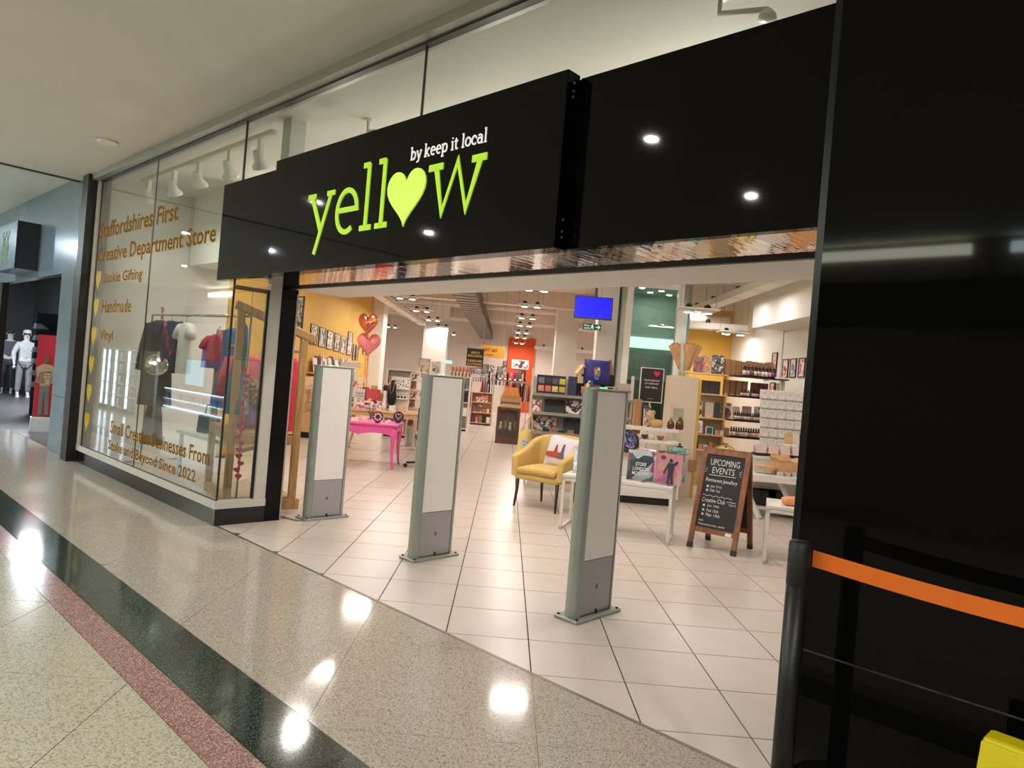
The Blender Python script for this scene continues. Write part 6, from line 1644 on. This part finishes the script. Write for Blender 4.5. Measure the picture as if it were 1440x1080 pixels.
for q, ax in (((-.15, 0, .17), -1), ((.15, 0, .17), 1)): MB().bar(q, (q[0] + ax * .05, 0, .225), .19, .005, up=(0, 0, 1)).build('flap', KP, bxo)
MB().bar((0, .1, .17), (0, .15, .25), .28, .005).build('flap', KP, bxo)
for i, (px_, dy, w_, h_) in enumerate(((1070, .28, .10, .10), (1083, .24, .10, .10), (1094, .26, .09, .09))):
    t = thing('gift_jar_box', 'small kraft-lidded jar box on the stepped table, %s from the chalkboard' % nmz[i], 'box', onD(px_, 0, dy), .15 * i, 'kraft-lidded jar boxes')
    bx('jar', CLEARG, t, -w_ / 2, -w_ / 2, 0, w_ / 2, w_ / 2, h_ * .6); bx('lid', KP, t, -w_ / 2 - .004, -w_ / 2 - .004, h_ * .6, w_ / 2 + .004, w_ / 2 + .004, h_)
for i, (px_, dy) in enumerate(((1098, .10), (1108, .12), (1118, .14), (1128, .12), (1122, .34), (1134, .34), (1130, .22))):
    t = thing('candle_tin', 'small silver tin on the lower step of the white table', 'tin', onD(px_, 0, dy), 0, 'silver tins on the stepped table')
    MB().lathe([(.04, 0), (.04, .035), (.042, .036), (.042, .05), (0, .05)], 14).build('tin', M('tin_silver', (206, 204, 204), .3, .6), t, smooth=False); MB().lathe([(0, .0505), (.03, .0505), (.03, .05)], 12).build('lid_label', MOUNT, t)
for i in range(4):
    t = thing('card_box', 'open tray of pink cards on the upper step, %s from the chalkboard' % nmz[i], 'card tray', onD(1066 + 17 * i, 1, .72), .1, 'card trays on the upper step')
    bx('tray', BLACKP, t, -.08, -.10, 0, .08, .06, .04)
    for k in range(4): MB().box(-.07, -.09 + .03 * k, .01, .07, -.085 + .03 * k, .13, Matrix.Rotation(-.3, 4, 'X')).build('card', CARDS[(k + i) % 6] if k else M('blush_card', (226, 196, 190), .6), t)
pot('black_jar', 'black box with a white label on the low shelf', onD(1075, 2, .4), [(.12, 0), (.12, .2), (0, .2)], BLACKP, 'box', seg=4)
for i, px_ in enumerate((1082, 1098)):
    slab_item('labelled_box', 'black carton with a white label under the stepped table, %s from the chalkboard' % nmz[i], 'box', onD(px_, 2, .34), 0, .26, .20, .2, BLACKP, 0, None, front=ART('label_spot', [(34, 32, 34), (34, 32, 34), (34, 32, 34), (220, 214, 206)], 5))
# round floral tray behind the chalkboard
ft = thing('floral_tray', 'round yellow floral tray standing behind the chalkboard', 'tray', (W(1036, 630, 8.7).x, 9.15, .56), -.1)
mx_ = Matrix.Translation((0, 0, .17)) @ Matrix.Rotation(math.pi / 2 - .25, 4, 'X')
MB().lathe([(0, 0), (.165, 0), (.17, .02), (.16, .02), (.155, .008), (0, .008)], 30, m=mx_).build('tray_rim', FROAK, ft, smooth=False)
MB().lathe([(0, .009), (.155, .009), (.155, .008)], 30, m=mx_).build('printed_base', ART('floral', [(220, 196, 120), (206, 180, 110), (70, 84, 80), (226, 206, 140), (150, 130, 70), (222, 200, 130)], 28, .4), ft)
# pine counter with glass dishes at far right
gc = thing('pine_counter', 'pale pine counter with glass shelf at the far right edge', 'counter', (4.0, 9.9, 0), -.05)
bx('body', PALEWOOD, gc, 0, 0, .05, .95, .5, .80); bx('glass_top', CLEARG, gc, -.05, -.08, .86, .97, .5, .872); bx('kick', BLACKM, gc, .02, .03, 0, .93, .48, .05)
for x in (.1, .85): bx('spacer', PALEWOOD, gc, x, .1, .80, x + .04, .4, .86)
for i, px_ in enumerate((1108, 1118, 1128)):
    pot('glass_dish', 'small frosted dish on the glass shelf, %s from the left' % nmz[i], Vector((W(px_, 620, 10.0).x, 10.0, .872)), [(.03, 0), (.045, .01), (.05, .05), (.046, .05)], MOUNT, 'dish')
for i, (px_, c) in enumerate(((1112, PALEWOOD), (1122, MOUNT), (1132, KRAFT))):
    slab_item('price_card', 'folded card display on the pine counter, %s from the left' % nmz[i], 'card', Vector((W(px_, 610, 10.25).x, 10.25, .872)), .1 * i, .12, .20, .05, c, .15)

# ================================================================== NEXT SHOP TO THE LEFT
NBW = M('neighbour_panel_blue', (120, 138, 152), .22, .3, var=.04); NBM = M('neighbour_steel', (150, 160, 168), .18, .9, var=.03)
nb = sroot('wall_neighbour', 'steel clad front of the next shop', FA)
bx('pilaster_panel', NBW, nb, -11.32, 2.72, 0.78, -10.68, 2.86, 3.78); bx('pilaster_panel', NBW, nb, -11.32, 2.72, 0, -10.68, 2.86, 0.775)
bx('steel_panel', NBM, nb, -10.675, 2.71, 0.62, -10.445, 2.86, 3.78); bx('steel_panel', NBM, nb, -10.675, 2.71, 0, -10.445, 2.86, .615)
bx('switch_plate', WHITEMET, nb, -10.60, 2.70, .42, -10.54, 2.71, .55)
bx('header_panel', NBW, nb, -15.2, 2.74, 2.48, -11.325, 2.86, 3.78); bx('door_jamb', BLACKM, nb, -15.2, 2.70, 0, -14.9, 2.80, 2.48); bx('side_glass', NBW, nb, -20, 2.74, 0, -15.205, 2.86, 3.78)
# room behind
nr = sroot('wall_neighbour_room', 'dark interior of the next shop', FA)
DK = M('neighbour_dark', (62, 62, 68), .7); CURT = M('neighbour_curtain', (58, 56, 60), .7, var=.3, scale=30, stretch=(6, 6, .3))
bx('room_wall', DK, nr, -24.5, 5.25, 0, -11.5, 5.4, 3.6); bx('room_wall', DK, nr, -24.7, 2.86, 0, -24.5, 5.4, 3.6); bx('room_wall', DK, nr, -11.5, 2.87, 0, -11.36, 5.2, 3.6); bx('room_ceiling', DK, nr, -24.5, 2.87, 3.45, -11.5, 5.25, 3.6)
nf = fr(bx('floor', M('neighbour_floor', (96, 94, 96), .35), None, -24.5, SGN + .001, -.2, -10.46, 5.24, -.001)); struct(nf, 'grey floor of the next shop')
for i in range(26):
    MB().tube([(-16.4 - i * .14, 5.12 + .03 * (i % 2), 0), (-16.4 - i * .14, 5.12 + .03 * (i % 2), 3.3)], .055, 8).build('curtain_fold', CURT, nr, smooth=True)
# projecting sign
ns = thing('blade_sign', 'grey projecting shop sign with a green vine monogram above the next doorway', 'sign', F(-13.2, 2.74, 2.58), FA)
bx('sign_body', NBW, ns, -.9, -.30, 0, .42, 0, .72); bx('sign_end', M('sign_end_dark', (54, 56, 60), .3, .4), ns, .421, -.30, 0, .44, 0, .72)
mb = MB()
for k in range(3):
    stroke(mb, [(-.42 + .16 * k + .05 * math.sin(i * .9 + k), .10 + .5 * i / 14) for i in range(15)], .02, -.306, -.30)
stroke(mb, arc(-.26, .42, .18, .12, 20, 340, 16), .018, -.306, -.30); stroke(mb, arc(-.26, .30, .15, .10, 200, 520, 16), .018, -.306, -.30)
mb.build('vine_monogram', M('vine_green', (96, 130, 60), .6), ns)
for i, s in enumerate((-14.0, -13.2, -12.5)):
    t = thing('door_spotlight', 'small blue-white spotlight over the next doorway, %s from the left' % nmz[i], 'spotlight', F(s, 3.4, 2.62), FA)
    MB().lathe([(.05, .12), (.06, .02), (.075, -.02), (.07, -.03)], 12).build('can', BLACKM, t); MB().lathe([(0, -.025), (.065, -.025), (.065, -.02)], 12).build('lens', EMIT('cold_lens', (200, 220, 255), 18), t)
    bx('canopy_arm', BLACKM, t, -.02, -.02, .12, .02, .02, .84)
    lamp('lamp', 'SPOT', (0, 0, -.05), 60, (.85, .92, 1), .05, rot=(.35, 0, 0), parent=t, angle=1.9)
lamp_n = thing('room_light', 'cold ceiling panel light inside the next shop', 'ceiling light', F(-18.5, 4.3, 3.40), FA)
bx('panel', EMIT('cold_panel', (225, 235, 255), 3), lamp_n, -.6, -.15, 0, .6, .15, .03); lamp('lamp', 'AREA', (0, 0, -.03), 320, (.9, .95, 1), 1.2, parent=lamp_n, size_y=.3)
# figures
def skin_obj(name, mat, parent, pts, edges, radii, root=0, sub=1):
    me = bpy.data.meshes.new(name); me.from_pydata([tuple(p) for p in pts], edges, []); o = bpy.data.objects.new(name, me); COL.objects.link(o); o.parent = parent
    o.modifiers.new('skin', 'SKIN')
    sv = me.skin_vertices[0].data
    for i, r in enumerate(radii): sv[i].radius = (r, r) if not isinstance(r, tuple) else r; sv[i].use_root = (i == root)
    q = o.modifiers.new('sub', 'SUBSURF'); q.levels = sub; q.render_levels = sub
    me.materials.append(mat); return o
def figure(loc, rz, label, name, cat, body, top, legs, shoes, headw=None, hair=None, cap=None, scale=1.0, arm=.06):
    t = thing(name, label, cat, loc, rz); t.scale = (scale,) * 3
    # bare body: head, neck, trunk, arms, legs in one skin
    P = [(0, 0, .95), (0, 0, 1.15), (0, 0, 1.36), (0, -.01, 1.48), (0, -.015, 1.56), (0, -.02, 1.68), (-.17, 0, 1.40), (-.21 - arm, -.02, 1.14), (-.19 - arm, -.10, .92), (-.185 - arm, -.12, .82), (.17, 0, 1.40), (.21 + arm, -.02, 1.14), (.19 + arm, -.10, .92), (.185 + arm, -.12, .82), (-.095, 0, .88), (-.11, -.01, .48), (-.115, .02, .09), (-.115, -.10, .04), (.095, 0, .88), (.11, -.01, .48), (.115, .02, .09), (.115, -.10, .04)]
    E_ = [(0, 1), (1, 2), (2, 3), (3, 4), (4, 5), (2, 6), (6, 7), (7, 8), (8, 9), (2, 10), (10, 11), (11, 12), (12, 13), (0, 14), (14, 15), (15, 16), (16, 17), (0, 18), (18, 19), (19, 20), (20, 21)]
    Rr = [(.14, .10), (.13, .09), (.15, .09), .055, .075, .085, .06, .045, .034, .03, .06, .045, .034, .03, .085, .058, .04, .035, .085, .058, .04, .035]
    skin_obj('body', body, t, P, E_, Rr)
    skin_obj('jacket', top, t, [P[0], P[1], P[2], (0, -.005, 1.44), P[6], P[7], (-.19 - arm, -.09, .96), P[10], P[11], (.19 + arm, -.09, .96)], [(0, 1), (1, 2), (2, 3), (2, 4), (4, 5), (5, 6), (2, 7), (7, 8), (8, 9)], [(.17, .125), (.155, .115), (.17, .11), .07, .078, .06, .05, .078, .06, .05])
    skin_obj('trousers', legs, t, [P[0], P[14], P[15], (-.115, .015, .12), P[18], P[19], (.115, .015, .12)], [(0, 1), (1, 2), (2, 3), (0, 4), (4, 5), (5, 6)], [(.155, .12), .10, .078, .068, .10, .078, .068])
    for sx in (-1, 1):
        MB().sheet(lambda u, v: (sx * .115 + .045 * math.cos(2 * math.pi * u) * (1 - .4 * v), -.05 + .13 * math.sin(2 * math.pi * u) * (1 - .35 * v) + .03 * v, .0 + .10 * v), 14, 4).build('shoe', shoes, t, smooth=True)
    # face
    for sx in (-1, 1):
        MB().lathe([(0, -.012), (.012, 0), (0, .012)], 8, c=(sx * .032, -.098, 1.665)).build('eye', M('eye_dark', (40, 30, 26), .4), t, smooth=True); MB().lathe([(0, -.03), (.012, 0), (0, .03)], 8, c=(sx * .088, -.01, 1.66)).build('ear', body, t, smooth=True)
    MB().prism([(-.012, 1.62), (.012, 1.62), (0, 1.665)], -.122, -.09, 'y').build('nose', body, t); MB().box(-.025, -.104, 1.592, .025, -.085, 1.60).build('mouth', M('lip', (140, 80, 72), .6), t)
    if cap: MB().lathe([(.095, 1.69), (.10, 1.72), (.08, 1.775), (0, 1.795)], 14, c=(0, -.015, 0)).build('cap', cap, t, smooth=True); MB().prism([(-.07, -.09), (.07, -.09), (.05, -.19), (-.05, -.19)], 1.69, 1.70).build('cap_peak', cap, t)
    if hair: MB().lathe([(.09, 1.66), (.10, 1.72), (.075, 1.775), (0, 1.79)], 14, c=(0, .004, 0)).build('hair', hair, t, smooth=True)
    # fingers
    for sx in (-1, 1):
        for k in range(5):
            x0 = sx * (.165 + arm + .012 * k); L_ = (.05, .07, .075, .068, .05)[k]
            MB().tube([(x0, -.12 - (.02 if k == 0 else 0), .82), (x0, -.128 - (.03 if k == 0 else 0), .82 - L_ * .6), (x0, -.118, .82 - L_)], .0085, 6).build('finger', body, t, smooth=True)
    return t
PALEF = fab('pale_grey_fleece', (206, 208, 212)); GREYJ = fab('grey_joggers', (142, 144, 148)); WSH = M('white_shoe', (230, 230, 232), .5); MANN = M('mannequin_white', (222, 222, 224), .5)
pM = W(31, 557, 18.6); figure((pM.x, pM.y, 0), .75, 'white shop mannequin in a pale tracksuit and cap in the next doorway', 'mannequin', 'mannequin', MANN, PALEF, GREYJ, WSH, cap=PALEF)
pM = W(8, 557, 19.6); figure((pM.x, pM.y, 0), .6, 'mannequin in a darker jacket at the left picture edge', 'mannequin', 'mannequin', MANN, fab('slate_jacket', (96, 104, 116)), fab('dark_joggers', (70, 72, 78)), WSH, cap=fab('slate_cap', (60, 62, 70)))
# red totem with the printed figure
pT_ = GP(53, 606)
tm = thing('display_totem', 'red advertising totem with a printed figure in beige T-shirt on a white base', 'display board', (pT_.x + .05, pT_.y, 0), .62); tm.scale = (.62, .8, 1)
bx('base', M('totem_white', (206, 204, 202), .6), tm, -.26, -.14, 0, .26, .14, .24); bx('red_board', M('totem_red', (176, 26, 40), .6), tm, -.22, -.05, .24, .22, .05, 1.62)
def pr(pts, mat, nm): MB().prism(pts, -.062, -.05, 'y').build(nm, mat, tm)
pr([(-.11, .26), (-.02, .26), (.0, .70), (.05, .26), (.13, .26), (.10, .78), (-.10, .78)], fab('print_jeans', (104, 112, 104)), 'printed_trousers')
pr([(-.11, .76), (.11, .76), (.12, 1.02), (.20, .86), (.15, .80), (.22, 1.08), (.08, 1.13), (-.08, 1.13), (-.22, 1.06), (-.16, .80), (-.20, .84), (-.12, 1.0)], fab('print_tan_shirt', (176, 148, 116)), 'printed_shirt')
pr([(.06 * math.cos(i * .5236), 1.21 + .075 * math.sin(i * .5236)) for i in range(12)], M('print_skin', (118, 76, 58), .7), 'printed_head')
pr([(-.14, .24), (-.02, .24), (-.02, .28), (-.12, .28)], fab('print_boot', (96, 66, 46)), 'printed_shoe'); pr([(.04, .24), (.16, .24), (.14, .28), (.04, .28)], fab('print_boot', (96, 66, 46)), 'printed_shoe')
txt('CO\nSE', (.05, -.0635, .80), (1, 0, 0), (0, 0, 1), M('print_cream', (222, 200, 150), .6), tm, w=.16, h=.18, align='C', bold=.01)
# shoe wall
sh_ = thing('shoe_wall', 'dark panel with ledges of white trainers in the next shop', 'shelving', (W(49, 560, 14.5).x, 14.5, 0), .7)
bx('panel', DK, sh_, -.08, 0, 0, .30, .05, 2.1)
for k in range(6):
    z = .55 + .24 * k; bx('ledge', BLACKM, sh_, -.07, -.14, z, .29, 0, z + .012)
    t = thing('trainer', 'white trainer on the dark shoe wall, %s ledge from the bottom' % nmz[k], 'shoe', Vector((W(49, 560, 14.5).x, 14.5, z + .012)) + Vector((.05, -.07, 0)), .7 + .5)
    MB().prism([(-.13, 0), (.13, 0), (.14, .03), (.06, .07), (-.02, .11), (-.12, .10)], -.04, .04, 'y').build('upper', WSH, t, bevel=.015); MB().box(-.135, -.045, -.0, .14, .045, .02).build('sole', MOUNT, t)

# ================================================================== MALL KIOSKS (mirrored in the window)
LEDS = EMIT('led_strip_cold', (206, 232, 255), 7)
kk = thing('mall_kiosk', 'lit glass kiosk counter in the mall, mirrored in the display window', 'kiosk', F(-14.65, -.62, 0), FA)
bx('carcass', M('kiosk_white', (206, 212, 220), .4), kk, -1.7, -.4, 0, 1.7, .1, .70); bx('glass_front', CLEARG, kk, -1.7, .18, .05, 1.7, .19, .74); bx('top', CLEARG, kk, -1.7, -.4, .74, 1.7, .2, .76)
for z in (.30, .48, .70): bx('led_strip', LEDS, kk, -1.68, .105, z, 1.68, .13, z + .02)
for z in (.28, .46): bx('glass_shelf', CLEARG, kk, -1.68, .1, z, 1.68, .175, z + .01)
for i in range(16):
    bx('phone_case', (M('case_a', (200, 120, 150), .5), M('case_b', (60, 70, 100), .5), M('case_c', (170, 190, 206), .5))[i % 3], kk, -1.6 + .2 * i, .12, .49, -1.5 + .2 * i, .15, .62)
bx('screen', BLACKM, kk, -1.5, -.3, .76, -.45, -.22, 1.42); bx('screen_face', EMIT('kiosk_screen', (110, 190, 214), 1.4), kk, -1.45, -.221, .82, -.5, -.215, 1.38)
kl = thing('lit_cabinet', 'tall lit white display cabinet in the mall, mirrored at the left of the window', 'cabinet', F(-18.3, -.25, 0), FA)
bx('back', M('cabinet_white', (214, 218, 222), .5), kl, -1.35, -.3, 0, 1.35, -.25, 1.5)
for x in (-1.35, -.45, .45, 1.3): bx('divider', M('cabinet_oak', (150, 130, 104), .5), kl, x, -.25, 0, x + .05, .12, 1.5)
for x in (-1.28, -.9, -.38, .5): bx('led_strip', LEDS, kl, x, .06, .1, x + .04, .08, 1.45)
for z in (.08, .36, .64, .92, 1.2, 1.47):
    bx('shelf', M('cabinet_white', (214, 218, 222), .5), kl, -1.3, -.25, z, 1.3, .1, z + .02)
    if z < 1.4:
        for i in range(9): bx('boxed_phone', (M('pack_a', (196, 200, 206), .5), M('pack_b', (120, 110, 100), .5), M('pack_c', (170, 90, 100), .5))[(i + int(z * 10)) % 3], kl, -1.2 + .27 * i, -.1, z + .021, -1.08 + .27 * i, -.02, z + .2)
pK = F(-13.5, -1.35, 0)
figure(tuple(pK), FA + math.pi, 'person in a tan top standing behind the mall kiosk, mirrored in the window', 'person', 'person', M('skin_brown', (116, 78, 58), .6), fab('tan_top', (178, 156, 110)), fab('dark_trousers', (40, 40, 48)), M('dark_shoe', (30, 28, 28), .5), hair=fab('black_hair', (22, 18, 18)))
